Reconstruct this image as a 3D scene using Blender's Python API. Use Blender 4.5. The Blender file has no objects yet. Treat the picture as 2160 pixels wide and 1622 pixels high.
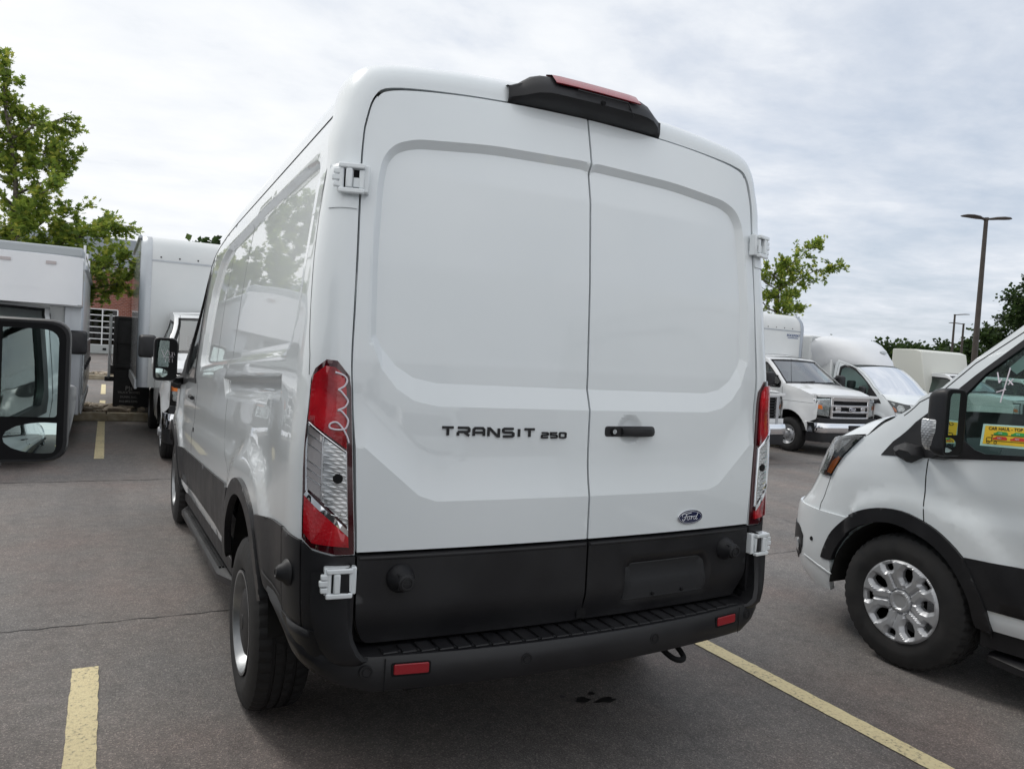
import bpy, bmesh, math, random
import numpy as np
from mathutils import Vector, Matrix, geometry
random.seed(7); RNG = np.random.default_rng(7)
scene = bpy.context.scene
C = scene.collection
PI = math.pi
R = math.radians

# ---------------------------------------------------------------- camera
cam_d = bpy.data.cameras.new('camera'); cam = bpy.data.objects.new('camera', cam_d); C.objects.link(cam)
scene.camera = cam
CAM = np.array([-1.5351, -2.0739, 1.5343])
yaw, pitch, roll = R(28.397), R(-2.355), R(3.471)
_f = Vector((math.sin(yaw)*math.cos(pitch), math.cos(yaw)*math.cos(pitch), math.sin(pitch)))
_r0 = Vector((math.cos(yaw), -math.sin(yaw), 0)); _u0 = _r0.cross(_f)
_r = _r0*math.cos(roll) + _u0*math.sin(roll); _u = -_r0*math.sin(roll) + _u0*math.cos(roll)
m = Matrix((( _r.x, _u.x, -_f.x, CAM[0]), (_r.y, _u.y, -_f.y, CAM[1]), (_r.z, _u.z, -_f.z, CAM[2]), (0, 0, 0, 1)))
cam.matrix_world = m
cam_d.sensor_width = 36; cam_d.lens = 1588.06/2160*36; cam_d.clip_end = 2000; cam_d.clip_start = .05

# ---------------------------------------------------------------- sky, sun, exposure
SUN_EL, SUN_AZ = R(50), R(-25)          # azimuth from +y, clockwise positive
world = bpy.data.worlds.new('World'); scene.world = world; world.use_nodes = True
nt = world.node_tree; nt.nodes.clear()
def N(nt, t, **k):
    n = nt.nodes.new(t)
    for a, b in k.items():
        if a == 'ins':
            for i, v in b.items(): n.inputs[i].default_value = v
        else: setattr(n, a, b)
    return n
def ramp(nt, stops, interp='LINEAR'):
    n = nt.nodes.new('ShaderNodeValToRGB'); e = n.color_ramp.elements; n.color_ramp.interpolation = interp
    while len(e) < len(stops): e.new(.5)
    for s, (p, c) in zip(e, stops): s.position = p; s.color = (*c, 1) if len(c) == 3 else c
    return n
L = nt.links.new
sky = N(nt, 'ShaderNodeTexSky', sky_type='NISHITA', sun_disc=False, sun_elevation=SUN_EL, sun_rotation=SUN_AZ, air_density=1.0, dust_density=2.0, ozone_density=1.0)
tc = N(nt, 'ShaderNodeTexCoord')
sep = N(nt, 'ShaderNodeSeparateXYZ'); L(tc.outputs['Generated'], sep.inputs[0])
# project the view direction on a cloud deck: (x,y)/(z+c)
den = N(nt, 'ShaderNodeMath', operation='ADD', ins={1: .12}); L(sep.outputs['Z'], den.inputs[0])
mx = N(nt, 'ShaderNodeMath', operation='MAXIMUM', ins={1: .05}); L(den.outputs[0], mx.inputs[0])
dx = N(nt, 'ShaderNodeMath', operation='DIVIDE'); L(sep.outputs['X'], dx.inputs[0]); L(mx.outputs[0], dx.inputs[1])
dy = N(nt, 'ShaderNodeMath', operation='DIVIDE'); L(sep.outputs['Y'], dy.inputs[0]); L(mx.outputs[0], dy.inputs[1])
cb = N(nt, 'ShaderNodeCombineXYZ'); L(dx.outputs[0], cb.inputs[0]); L(dy.outputs[0], cb.inputs[1])
mp = N(nt, 'ShaderNodeMapping', ins={2: (0, 0, R(35)), 3: (.75, .95, 1)}); L(cb.outputs[0], mp.inputs[0])
n1 = N(nt, 'ShaderNodeTexNoise', ins={'Scale': 1.1, 'Detail': 9, 'Roughness': .58, 'Distortion': .35}); L(mp.outputs[0], n1.inputs['Vector'])
n2 = N(nt, 'ShaderNodeTexNoise', ins={'Scale': 5.0, 'Detail': 7, 'Roughness': .6, 'Distortion': .2}); L(mp.outputs[0], n2.inputs['Vector'])
mixn = N(nt, 'ShaderNodeMix', data_type='FLOAT', ins={'Factor': .32}); L(n1.outputs[0], mixn.inputs[2]); L(n2.outputs[0], mixn.inputs[3])
# a gradient of cover: thick bright cloud towards the sun side (-x), thinner blue towards +x
gx = N(nt, 'ShaderNodeMapRange', ins={1: -.2, 2: .95, 3: .26, 4: -.12}); L(sep.outputs['X'], gx.inputs[0])
cov = N(nt, 'ShaderNodeMath', operation='ADD'); L(mixn.outputs[0], cov.inputs[0]); L(gx.outputs[0], cov.inputs[1])
fac = N(nt, 'ShaderNodeMapRange', ins={1: .22, 2: .55, 3: .62, 4: 1.0}); L(cov.outputs[0], fac.inputs[0])
# cloud brightness: whiter left, with grey undersides
cl = ramp(nt, [(0.0, (5.7, 6.3, 7.2)), (.35, (6.8, 7.2, 7.85)), (.62, (8.0, 8.25, 8.6)), (1, (8.95, 9.05, 9.05))])
shade = N(nt, 'ShaderNodeMapRange', ins={1: .30, 2: .80}); L(cov.outputs[0], shade.inputs[0]); L(shade.outputs[0], cl.inputs[0])
mixc = N(nt, 'ShaderNodeMix', data_type='RGBA'); L(fac.outputs[0], mixc.inputs['Factor']); L(sky.outputs[0], mixc.inputs[6]); L(cl.outputs[0], mixc.inputs[7])
bg = N(nt, 'ShaderNodeBackground', ins={'Strength': .108}); L(mixc.outputs[2], bg.inputs[0])
wo = N(nt, 'ShaderNodeOutputWorld'); L(bg.outputs[0], wo.inputs[0])
sd = bpy.data.lights.new('sun', 'SUN'); sun = bpy.data.objects.new('sun', sd); C.objects.link(sun)
sd.energy = 1.1; sd.angle = R(14); sd.color = (1, .965, .91)
sv = Vector((math.sin(SUN_AZ)*math.cos(SUN_EL), math.cos(SUN_AZ)*math.cos(SUN_EL), math.sin(SUN_EL)))
sun.rotation_euler = sv.to_track_quat('Z', 'Y').to_euler()
vs = scene.view_settings; vs.view_transform = 'Standard'; vs.look = 'None'; vs.exposure = 0.10; vs.gamma = 1; vs.use_curve_mapping = False

# ---------------------------------------------------------------- materials
MATS = {}
def mat(name, col=(.5, .5, .5), rough=.5, metal=0, coat=0, trans=0, ior=1.45, spec=None, emis=None, fn=None):
    if name in MATS: return MATS[name]
    m = bpy.data.materials.new(name); m.use_nodes = True; t = m.node_tree; b = t.nodes['Principled BSDF']
    b.inputs['Base Color'].default_value = (*col, 1); b.inputs['Roughness'].default_value = rough
    b.inputs['Metallic'].default_value = metal; b.inputs['Coat Weight'].default_value = coat; b.inputs['Coat Roughness'].default_value = .02
    b.inputs['Transmission Weight'].default_value = trans; b.inputs['IOR'].default_value = ior
    if spec is not None: b.inputs['Specular IOR Level'].default_value = spec
    if fn: fn(t, b)
    MATS[name] = m; return m
def noisy(scale, c1, c2, bump=0, bscale=None, lo=.35, hi=.65, detail=6, dist=.01, rough=None, stretch=None):
    def fn(t, b):
        tc = N(t, 'ShaderNodeTexCoord'); src = tc.outputs['Object']
        if stretch:
            mp = N(t, 'ShaderNodeMapping', ins={3: stretch}); t.links.new(src, mp.inputs[0]); src = mp.outputs[0]
        n = N(t, 'ShaderNodeTexNoise', ins={'Scale': scale, 'Detail': detail}); t.links.new(src, n.inputs['Vector'])
        r = ramp(t, [(lo, c1), (hi, c2)]); t.links.new(n.outputs[0], r.inputs[0]); t.links.new(r.outputs[0], b.inputs['Base Color'])
        if rough:
            rr = N(t, 'ShaderNodeMapRange', ins={1: lo, 2: hi, 3: rough[0], 4: rough[1]}); t.links.new(n.outputs[0], rr.inputs[0]); t.links.new(rr.outputs[0], b.inputs['Roughness'])
        if bump:
            n2 = N(t, 'ShaderNodeTexNoise', ins={'Scale': bscale or scale*3, 'Detail': 3}); t.links.new(src, n2.inputs['Vector'])
            bp = N(t, 'ShaderNodeBump', ins={'Strength': bump, 'Distance': dist}); t.links.new(n2.outputs[0], bp.inputs['Height']); t.links.new(bp.outputs[0], b.inputs['Normal'])
    return fn
def paint_fn(c1, c2):
    def fn(t, b):
        noisy(1.6, c1, c2)(t, b)
        tc = N(t, 'ShaderNodeTexCoord')
        n = N(t, 'ShaderNodeTexNoise', ins={'Scale': 3.2, 'Detail': 1}); t.links.new(tc.outputs['Object'], n.inputs['Vector'])
        bp = N(t, 'ShaderNodeBump', ins={'Strength': .03, 'Distance': .006}); t.links.new(n.outputs[0], bp.inputs['Height'])
        t.links.new(bp.outputs[0], b.inputs['Coat Normal'])
    return fn
WHITE = mat('white_paint', (.75, .79, .81), .32, coat=1.0, fn=paint_fn((.745, .785, .805), (.775, .81, .83)))
WHITE2 = mat('truck_white_paint', (.76, .77, .78), .35, coat=.8, fn=noisy(2, (.73, .745, .76), (.79, .80, .805)))
BODYW = mat('box_body_white', (.70, .72, .72), .5, coat=.2, fn=noisy(1.2, (.66, .685, .69), (.73, .745, .745)))
FIBER = mat('fibreglass_white', (.78, .79, .81), .35, coat=.5, fn=noisy(1.5, (.75, .765, .79), (.80, .81, .83)))
BLACK = mat('black_plastic', (.012, .012, .014), .55, fn=noisy(9, (.009, .009, .011), (.015, .015, .017), bump=.25, bscale=700, dist=.0006, rough=(.46, .6)))
CLAD = mat('cladding_plastic', (.013, .013, .015), .42, fn=noisy(5, (.010, .010, .012), (.016, .016, .018), bump=.2, bscale=800, dist=.0005, rough=(.36, .5)))
GAP = mat('dark_gap', (.004, .004, .005), .9)
UNDER = mat('underbody', (.012, .012, .012), .9, fn=noisy(8, (.008, .008, .008), (.018, .017, .016)))
RUBBER = mat('tyre_rubber', (.018, .018, .019), .75, fn=noisy(14, (.013, .013, .014), (.026, .025, .025), bump=.3, bscale=150, dist=.001, rough=(.65, .85)))
RIMG = mat('rim_grey', (.30, .31, .32), .38, metal=.8, fn=noisy(20, (.27, .28, .29), (.34, .35, .36)))
SILVER = mat('wheel_silver', (.46, .47, .49), .38, metal=.45, coat=.3, fn=noisy(20, (.44, .45, .47), (.49, .50, .52)))
CHROME = mat('chrome', (.85, .86, .88), .06, metal=1)
STEEL = mat('bright_steel', (.6, .62, .64), .25, metal=1, fn=noisy(6, (.52, .54, .56), (.68, .7, .72), rough=(.18, .34)))
ALU = mat('brushed_aluminium', (.45, .47, .49), .36, metal=.85, fn=noisy(1.5, (.40, .42, .45), (.50, .53, .56), rough=(.34, .42), stretch=(3, 3, .5)))
MIRROR = mat('mirror_glass', (.55, .66, .64), .015, metal=1)
AMBER = mat('amber_lens', (.75, .19, .02), .2, coat=1)
SEAT = mat('seat_fabric', (.03, .03, .032), .85)
DASH = mat('dash_plastic', (.025, .025, .028), .6)
PAPER = mat('paper', (.72, .8, .78), .7)
def red_fn(t, b):
    tc = N(t, 'ShaderNodeTexCoord')
    w = N(t, 'ShaderNodeTexVoronoi', ins={'Scale': 90}); t.links.new(tc.outputs['Object'], w.inputs['Vector'])
    n = N(t, 'ShaderNodeTexNoise', ins={'Scale': 9, 'Detail': 2}); t.links.new(tc.outputs['Object'], n.inputs['Vector'])
    r = ramp(t, [(.3, (.16, .002, .006)), (.5, (.42, .004, .012)), (.72, (.62, .012, .02))]); t.links.new(n.outputs[0], r.inputs[0]); t.links.new(r.outputs[0], b.inputs['Base Color'])
    bp = N(t, 'ShaderNodeBump', ins={'Strength': .35, 'Distance': .002}); t.links.new(w.outputs[0], bp.inputs['Height']); t.links.new(bp.outputs[0], b.inputs['Normal'])
RED = mat('red_lens', (.42, .006, .012), .18, coat=1, fn=red_fn)
DRED = mat('dark_red_rim', (.045, .001, .004), .12, coat=1)
REFL = mat('red_reflector', (.30, .006, .014), .35, coat=.6)
def crystal_fn(t, b):
    tc = N(t, 'ShaderNodeTexCoord'); sp = N(t, 'ShaderNodeSeparateXYZ'); t.links.new(tc.outputs['Object'], sp.inputs[0])
    ck = N(t, 'ShaderNodeMapping', ins={3: (1, 1, 1)}); 
    w1 = N(t, 'ShaderNodeTexWave', wave_type='BANDS', bands_direction='Z', ins={'Scale': 26.0, 'Distortion': .4}); w2 = N(t, 'ShaderNodeTexWave', wave_type='BANDS', bands_direction='DIAGONAL', ins={'Scale': 30.0, 'Distortion': .3})
    n = N(t, 'ShaderNodeTexNoise', ins={'Scale': 16, 'Detail': 2})
    for w in (w1, w2, n): t.links.new(tc.outputs['Object'], w.inputs['Vector'])
    mu = N(t, 'ShaderNodeMath', operation='MULTIPLY'); t.links.new(w1.outputs['Fac'], mu.inputs[0]); t.links.new(w2.outputs['Fac'], mu.inputs[1])
    mm = N(t, 'ShaderNodeMath', operation='MULTIPLY_ADD', ins={1: .35}); t.links.new(mu.outputs[0], mm.inputs[0]); t.links.new(n.outputs[0], mm.inputs[2]); ck = mm
    r = ramp(t, [(.25, (.24, .24, .25)), (.5, (.46, .47, .48)), (.62, (.60, .61, .62)), (.85, (.85, .85, .86))]); t.links.new(mm.outputs[0], r.inputs[0])
    t.links.new(r.outputs[0], b.inputs['Base Color'])
    bp = N(t, 'ShaderNodeBump', ins={'Strength': .25, 'Distance': .003}); t.links.new(mu.outputs[0], bp.inputs['Height']); t.links.new(bp.outputs[0], b.inputs['Normal'])
CRYSTAL = mat('clear_prism_lens', (.7, .7, .72), .22, metal=.55, coat=1, fn=crystal_fn)
def glass_mat(name, tint, refl=1.0, extra=0):
    m = bpy.data.materials.new(name); m.use_nodes = True; t = m.node_tree; t.nodes.clear()
    tr = N(t, 'ShaderNodeBsdfTransparent', ins={0: (*tint, 1)}); gl = N(t, 'ShaderNodeBsdfGlossy', ins={'Roughness': .015, 'Color': (refl, refl, refl, 1)})
    fr = N(t, 'ShaderNodeFresnel', ins={'IOR': 1.5}); mx = N(t, 'ShaderNodeMixShader'); o = N(t, 'ShaderNodeOutputMaterial')
    ex = N(t, 'ShaderNodeMath', operation='ADD', use_clamp=True, ins={1: extra}); t.links.new(fr.outputs[0], ex.inputs[0]); t.links.new(ex.outputs[0], mx.inputs[0]); t.links.new(tr.outputs[0], mx.inputs[1]); t.links.new(gl.outputs[0], mx.inputs[2]); t.links.new(mx.outputs[0], o.inputs[0])
    MATS[name] = m; return m
GLASS = glass_mat('window_glass', (.60, .74, .70))
WSG = glass_mat('windscreen_glass', (.55, .68, .65), extra=.22)
CLEAR = glass_mat('clear_lens', (.86, .88, .88))
DGLASS = glass_mat('dark_building_glass', (.12, .14, .16))

# ---------------------------------------------------------------- mesh helpers
def link(name, me, m=None, parent=None, smooth=False, label=None, bevel=0, bseg=2):
    o = bpy.data.objects.new(name, me); C.objects.link(o)
    if m is not None: me.materials.append(m)
    if smooth:
        me.polygons.foreach_set('use_smooth', [True]*len(me.polygons))
        if smooth is not True: me.set_sharp_from_angle(angle=R(smooth))
    if parent is not None: o.parent = parent
    if label: o['label'] = label
    if bevel:
        b = o.modifiers.new('b', 'BEVEL'); b.width = bevel; b.segments = bseg; b.limit_method = 'ANGLE'; b.angle_limit = R(40)
        if not smooth:
            me.polygons.foreach_set('use_smooth', [True]*len(me.polygons)); b.harden_normals = False
            me.set_sharp_from_angle(angle=R(60))
    return o
def pyd(name, v, f, m=None, parent=None, **k):
    me = bpy.data.meshes.new(name); me.from_pydata([tuple(map(float, p)) for p in v], [], f); me.validate(); me.update()
    return link(name, me, m, parent, **k)
class G:
    """collects simple solids into one mesh"""
    def __init__(s): s.v = []; s.f = []
    def add(s, v, f):
        n = len(s.v); s.v += [tuple(p) for p in v]; s.f += [tuple(i+n for i in q) for q in f]; return s
    def box(s, x0, x1, y0, y1, z0, z1):
        v = [(x, y, z) for z in (z0, z1) for y in (y0, y1) for x in (x0, x1)]
        return s.add(v, [(0, 2, 3, 1), (4, 5, 7, 6), (0, 1, 5, 4), (2, 6, 7, 3), (0, 4, 6, 2), (1, 3, 7, 5)])
    def cyl(s, a, b, r0, r1=None, n=16, caps=True):
        a = Vector(a); b = Vector(b); r1 = r0 if r1 is None else r1; d = (b-a).normalized(); u = d.orthogonal().normalized(); w = d.cross(u)
        v = [a+(u*math.cos(t)+w*math.sin(t))*r0 for t in [2*PI*i/n for i in range(n)]]+[b+(u*math.cos(t)+w*math.sin(t))*r1 for t in [2*PI*i/n for i in range(n)]]
        f = [(i, (i+1) % n, n+(i+1) % n, n+i) for i in range(n)]
        if caps: f += [tuple(range(n-1, -1, -1)), tuple(range(n, 2*n))]
        return s.add(v, f)
    def tube(s, pts, r, n=8, caps=True):
        pts = [Vector(p) for p in pts]; rs = r if hasattr(r, '__len__') else [r]*len(pts); u = None; v = []
        for i, p in enumerate(pts):
            d = (pts[min(i+1, len(pts)-1)]-pts[max(i-1, 0)]).normalized()
            u = (d.orthogonal() if u is None else (u-d*u.dot(d))).normalized(); w = d.cross(u)
            v += [p+(u*math.cos(t)+w*math.sin(t))*rs[i] for t in [2*PI*k/n for k in range(n)]]
        f = [(i*n+k, i*n+(k+1) % n, (i+1)*n+(k+1) % n, (i+1)*n+k) for i in range(len(pts)-1) for k in range(n)]
        if caps: f += [tuple(range(n-1, -1, -1)), tuple(range((len(pts)-1)*n, len(pts)*n))]
        return s.add(v, f)
    def prism(s, poly, fn, d):
        """poly: 2D list; fn(u,v,h)->3D ; h from 0 to d"""
        n = len(poly); v = [fn(a, b, 0) for a, b in poly]+[fn(a, b, d) for a, b in poly]
        return s.add(v, [tuple(range(n-1, -1, -1)), tuple(range(n, 2*n))]+[(i, (i+1) % n, n+(i+1) % n, n+i) for i in range(n)])
    def loft(s, rings, closed=True, caps=True):
        n = len(rings[0]); v = [p for r in rings for p in r]; m_ = n if closed else n-1
        f = [(i*n+k, i*n+(k+1) % n, (i+1)*n+(k+1) % n, (i+1)*n+k) for i in range(len(rings)-1) for k in range(m_)]
        if caps and closed: f += [tuple(range(n-1, -1, -1)), tuple(range((len(rings)-1)*n, len(rings)*n))]
        return s.add(v, f)
    def out(s, name, m=None, parent=None, **k): return pyd(name, s.v, s.f, m, parent, **k)
def box(name, x0, x1, y0, y1, z0, z1, m, parent=None, **k): return G().box(x0, x1, y0, y1, z0, z1).out(name, m, parent, **k)
def lathe(prof, n=48, axis='x', a0=0):
    """prof (axial, r) -> verts, faces round the axis through origin"""
    v = []; f = []; k = len(prof)
    for i in range(n):
        t = 2*PI*i/n+a0; c, s_ = math.cos(t), math.sin(t)
        for (h, r) in prof: v.append((h, r*c, r*s_) if axis == 'x' else (r*c, r*s_, h))
    for i in range(n):
        for j in range(k-1): f.append((i*k+j, i*k+j+1, ((i+1) % n)*k+j+1, ((i+1) % n)*k+j))
    return v, f
def empty(name, loc=(0, 0, 0), label=None, cat=None, group=None, rz=0):
    o = bpy.data.objects.new(name, None); C.objects.link(o); o.location = loc; o.rotation_euler = (0, 0, rz); o.empty_display_size = .2
    tag(o, label, cat, group); return o
def tag(o, label=None, cat=None, group=None, kind=None):
    for k, v in (('label', label), ('category', cat), ('group', group), ('kind', kind)):
        if v: o[k] = v
    return o
def children_of(o): return [c for c in bpy.data.objects if c.parent == o]
def copy_tree(o, parent=None):
    c = o.copy(); C.objects.link(c)
    if parent is not None: c.parent = parent
    for ch in children_of(o): copy_tree(ch, c)
    return c
def sdf(px, py, poly):
    """signed distance (inside positive), arrays"""
    px = np.asarray(px, float); py = np.asarray(py, float); P = np.array(poly); d = np.full(px.shape, 1e9); ins = np.zeros(px.shape, bool)
    for (x0, y0), (x1, y1) in zip(P, np.roll(P, -1, 0)):
        ex, ey = x1-x0, y1-y0; L2 = ex*ex+ey*ey+1e-12
        t = np.clip(((px-x0)*ex+(py-y0)*ey)/L2, 0, 1); d = np.minimum(d, np.hypot(px-x0-t*ex, py-y0-t*ey))
        cond = (y0 > py) != (y1 > py)
        xi = x0+(py-y0)*ex/np.where(abs(ey) < 1e-12, 1e-12, ey); ins ^= cond & (px < xi)
    return np.where(ins, d, -d)
def sm(t): t = np.clip(t, 0, 1); return t*t*(3-2*t)
def resample(poly, step, closed=True):
    P = [np.array(p, float) for p in poly]; out = []
    n = len(P)
    for i in range(n if closed else n-1):
        a, b = P[i], P[(i+1) % n]; k = max(1, int(math.ceil(np.hypot(*(b-a))/step)))
        for j in range(k): out.append(tuple(a+(b-a)*j/k))
    if not closed: out.append(tuple(P[-1]))
    return out
def roundpoly(poly, r, n=5):
    P = [np.array(p, float) for p in poly]; out = []; m_ = len(P)
    rs = r if hasattr(r, '__len__') else [r]*m_
    for i in range(m_):
        a, b, c = P[i-1], P[i], P[(i+1) % m_]; u = a-b; w = c-b; lu, lw = np.hypot(*u), np.hypot(*w); rr = min(rs[i], lu*.48, lw*.48)
        if rr <= 1e-6: out.append(tuple(b)); continue
        p0 = b+u/lu*rr; p1 = b+w/lw*rr
        for k in range(n+1):
            t = k/n; out.append(tuple((1-t)**2*p0+2*t*(1-t)*b+t*t*p1))
    return out
def spline(pts, n=8, closed=False):
    P = [np.array(p, float) for p in pts]; out = []; m_ = len(P)
    for i in range(m_ if closed else m_-1):
        g = (lambda j: P[j % m_]) if closed else (lambda j: P[min(max(j, 0), m_-1)])
        p0, p1, p2, p3 = g(i-1), g(i), g(i+1), g(i+2)
        for k in range(n):
            t = k/n; out.append(tuple(.5*((2*p1)+(-p0+p2)*t+(2*p0-5*p1+4*p2-p3)*t*t+(-p0+3*p1-3*p2+p3)*t**3)))
    if not closed: out.append(tuple(P[-1]))
    return out
def fill2d(outline, step, holes=(), lines=()):
    """constrained triangulation of a 2D outline with interior grid"""
    ol = resample(outline, step); hs = [resample(h, step) for h in holes]; ls = [resample(l, min(step, .02), False) for l in lines]
    P = np.array(ol); x0, y0 = P.min(0); x1, y1 = P.max(0)
    gx_, gy_ = np.meshgrid(np.arange(x0+step*.5, x1, step), np.arange(y0+step*.5, y1, step)); gx_ = gx_.ravel(); gy_ = gy_.ravel()
    keep = sdf(gx_, gy_, ol) > step*.4
    for h in hs: keep &= sdf(gx_, gy_, h) < -step*.4
    for l in ls:
        A = np.array(l); dm_ = np.full(gx_.shape, 9.)
        for a, b in A: dm_ = np.minimum(dm_, np.hypot(gx_-a, gy_-b))
        keep &= dm_ > min(step, .02)*.45
    pts = [Vector(p) for p in ol]; edges = [(i, (i+1) % len(ol)) for i in range(len(ol))]
    for h in hs:
        n = len(pts); pts += [Vector(p) for p in h]; edges += [(n+i, n+(i+1) % len(h)) for i in range(len(h))]
    for l in ls:
        n = len(pts); pts += [Vector(p) for p in l]; edges += [(n+i, n+i+1) for i in range(len(l)-1)]
    pts += [Vector((a, b)) for a, b in zip(gx_[keep], gy_[keep])]
    v, e, f, *_ = geometry.delaunay_2d_cdt(pts, edges, [], 0, 1e-6)
    v = np.array([tuple(p) for p in v]); f = np.array([t for t in f if len(t) == 3])
    c = v[f].mean(1); ok = sdf(c[:, 0], c[:, 1], ol) > 0
    for h in hs: ok &= sdf(c[:, 0], c[:, 1], h) < 0
    f = f[ok]; ar = (v[f[:, 1], 0]-v[f[:, 0], 0])*(v[f[:, 2], 1]-v[f[:, 0], 1])-(v[f[:, 1], 1]-v[f[:, 0], 1])*(v[f[:, 2], 0]-v[f[:, 0], 0])
    f[ar < 0] = f[ar < 0][:, ::-1]
    used = np.unique(f); mp_ = np.full(len(v), -1); mp_[used] = np.arange(len(used))
    return v[used], mp_[f]
def offpoly(poly, d):
    P = np.array(resample(poly, .05)); nx_ = np.roll(P, -1, 0)-np.roll(P, 1, 0); n_ = np.stack([-nx_[:, 1], nx_[:, 0]], 1); n_ /= np.linalg.norm(n_, axis=1)[:, None]+1e-9
    t_ = P+n_*.004; s_ = 1 if (sdf(t_[:, 0], t_[:, 1], poly) > 0).mean() > .5 else -1; Q = P+n_*d*s_; return [tuple(q) for q in Q]+[tuple(Q[0])]
def patch(name, outline, fn, step, m, parent=None, lines=(), holes=(), flange=None, flip=False, off=0, rim=0, smooth=True, **k):
    """fn(u,v)->Nx3. flange: inward vector; off: offset along the normal; rim: raised sheet with its own edge of that depth"""
    v, f = fill2d(outline, step, holes, lines)
    P = fn(v[:, 0], v[:, 1]); e = 1e-3
    if off or rim:
        n_ = np.cross(fn(v[:, 0]+e, v[:, 1])-P, fn(v[:, 0], v[:, 1]+e)-P); n_ /= np.linalg.norm(n_, axis=1)[:, None]+1e-12
        if flip: n_ = -n_
        P = P+n_*off
    if flip: f = f[:, ::-1]
    if flange is not None or rim:
        ed = {}
        for t in f:
            for a, b in ((t[0], t[1]), (t[1], t[2]), (t[2], t[0])): ed[(a, b)] = 1
        be = [(a, b) for (a, b) in ed if (b, a) not in ed]
        bv = sorted({a for e_ in be for a in e_}); n0 = len(P); mp_ = {b: n0+i for i, b in enumerate(bv)}
        # separate copies so that the face stays smooth and the edge crisp
        Q = P[bv]; inn = Q+(np.array(flange) if flange is not None else 0) if not rim else Q-n_[bv]*rim
        P = np.concatenate([P, Q, inn]); nb = len(bv)
        fl = [(mp_[b], mp_[a], mp_[a]+nb, mp_[b]+nb) for a, b in be]
        faces = [tuple(t) for t in f]+fl
    else: faces = [tuple(t) for t in f]
    return pyd(name, P, [tuple(int(i) for i in q) for q in faces], m, parent, smooth=smooth, **k)
def ribbon(name, path, fn, w, m, parent=None, off=.0012, flip=False, step=.03, closed=False):
    """thin strip along a 2D path on a surface"""
    p = np.array(resample(path, step, closed)+([path[0]] if closed else [])); P = fn(p[:, 0], p[:, 1]); e = 1e-3
    n_ = np.cross(fn(p[:, 0]+e, p[:, 1])-P, fn(p[:, 0], p[:, 1]+e)-P); n_ /= np.linalg.norm(n_, axis=1)[:, None]+1e-12
    if flip: n_ = -n_
    d = np.gradient(P, axis=0); d /= np.linalg.norm(d, axis=1)[:, None]+1e-12; s_ = np.cross(n_, d)
    A = P+s_*w/2+n_*off*.2; B = P-s_*w/2+n_*off*.2; M_ = P+n_*off
    v = np.concatenate([A, M_, B]); n = len(p)
    f = [(i, i+1, n+i+1, n+i) for i in range(n-1)]+[(n+i, n+i+1, 2*n+i+1, 2*n+i) for i in range(n-1)]
    if not flip: f = [q[::-1] for q in f]
    return pyd(name, v, f, m, parent, smooth=True)
def text(name, body, size, m, parent, M4, extrude=.002, shear=0, align='CENTER', sx=1, off=0, label=None):
    cu = bpy.data.curves.new(name, 'FONT'); cu.body = body; cu.size = size; cu.extrude = extrude; cu.align_x = align; cu.align_y = 'CENTER'; cu.shear = shear; cu.offset = off
    cu.resolution_u = 3
    o = bpy.data.objects.new(name, cu); C.objects.link(o)
    me = bpy.data.meshes.new_from_object(o); bpy.data.objects.remove(o); bpy.data.curves.remove(cu)
    me.transform(M4 @ Matrix.Diagonal((sx, 1, 1, 1))); me.name = name
    return link(name, me, m, parent, label=label)
# ================================================================ van body surface
WT=[(.30,.90),(.40,.93),(.5,.962),(.60,.985),(.75,1.0),(.95,1.008),(1.2,1.012),(1.36,1.0),(1.5,.992),(1.8,.965),(2.05,.935),(2.2,.912),(2.33,.878),(2.42,.80),(2.5,.6)]
_z=np.linspace(.3,2.5,441); _w=np.interp(_z,[p[0] for p in WT],[p[1] for p in WT])
_k=np.hanning(19);_k/=_k.sum(); _w=np.convolve(np.pad(_w,9,'edge'),_k,'valid')
YN=[(.3,5.2),(.48,5.43),(.56,5.52),(.70,5.575),(.95,5.56),(1.0,5.52),(1.03,5.48),(1.13,5.42),(1.25,5.36),(1.36,5.31),(1.40,5.28),(1.465,5.15),(1.53,4.98),(1.61,4.86),(2.5,4.8)]
_yz=np.linspace(.3,2.5,441); _yn=np.interp(_yz,[p[0] for p in YN],[p[1] for p in YN]); _yn=np.convolve(np.pad(_yn,9,'edge'),_k,'valid')
A0=4.55
_t=np.linspace(0,np.pi/2,2001); _E=2/3.3; _cx=.93*np.cos(_t)**_E; _cy=.95*np.sin(_t)**_E
_s=np.concatenate([[0],np.cumsum(np.hypot(np.diff(_cx),np.diff(_cy)))]); LA=_s[-1]
def halfw(y,zn):
    w=np.interp(zn,_z,_w)
    w=w-.085*sm((y-3.3)/1.5)*np.clip((zn-1.3)/.7,0,1.3)
    return w
def S(a,zn):
    """left side body surface; a = arc coordinate. returns x,y,z"""
    a=np.asarray(a,float); zn=np.asarray(zn,float)
    yn=np.interp(zn,_yz,_yn); th=np.interp(a-A0,_s,_t); e=_E
    y=np.where(a<=A0,a,A0+(yn-A0)*np.maximum(np.sin(th),1e-9)**e)
    x=-halfw(np.minimum(a,A0+.2),zn)*np.where(a<=A0,1,np.maximum(np.cos(th),1e-9)**e)
    return np.stack([x,y,zn-.05*(y-.3)],-1)
AX_R, AX_F, RT = 1.15, 4.53, .353
TOPE = [(.0, 2.32), (2.6, 2.32), (3.0, 2.305), (3.3, 2.27), (3.6, 2.21), (3.9, 2.12), (4.095, 2.006), (4.298, 1.847), (4.443, 1.70), (4.66, 1.59), (4.83, 1.536)]
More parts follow.
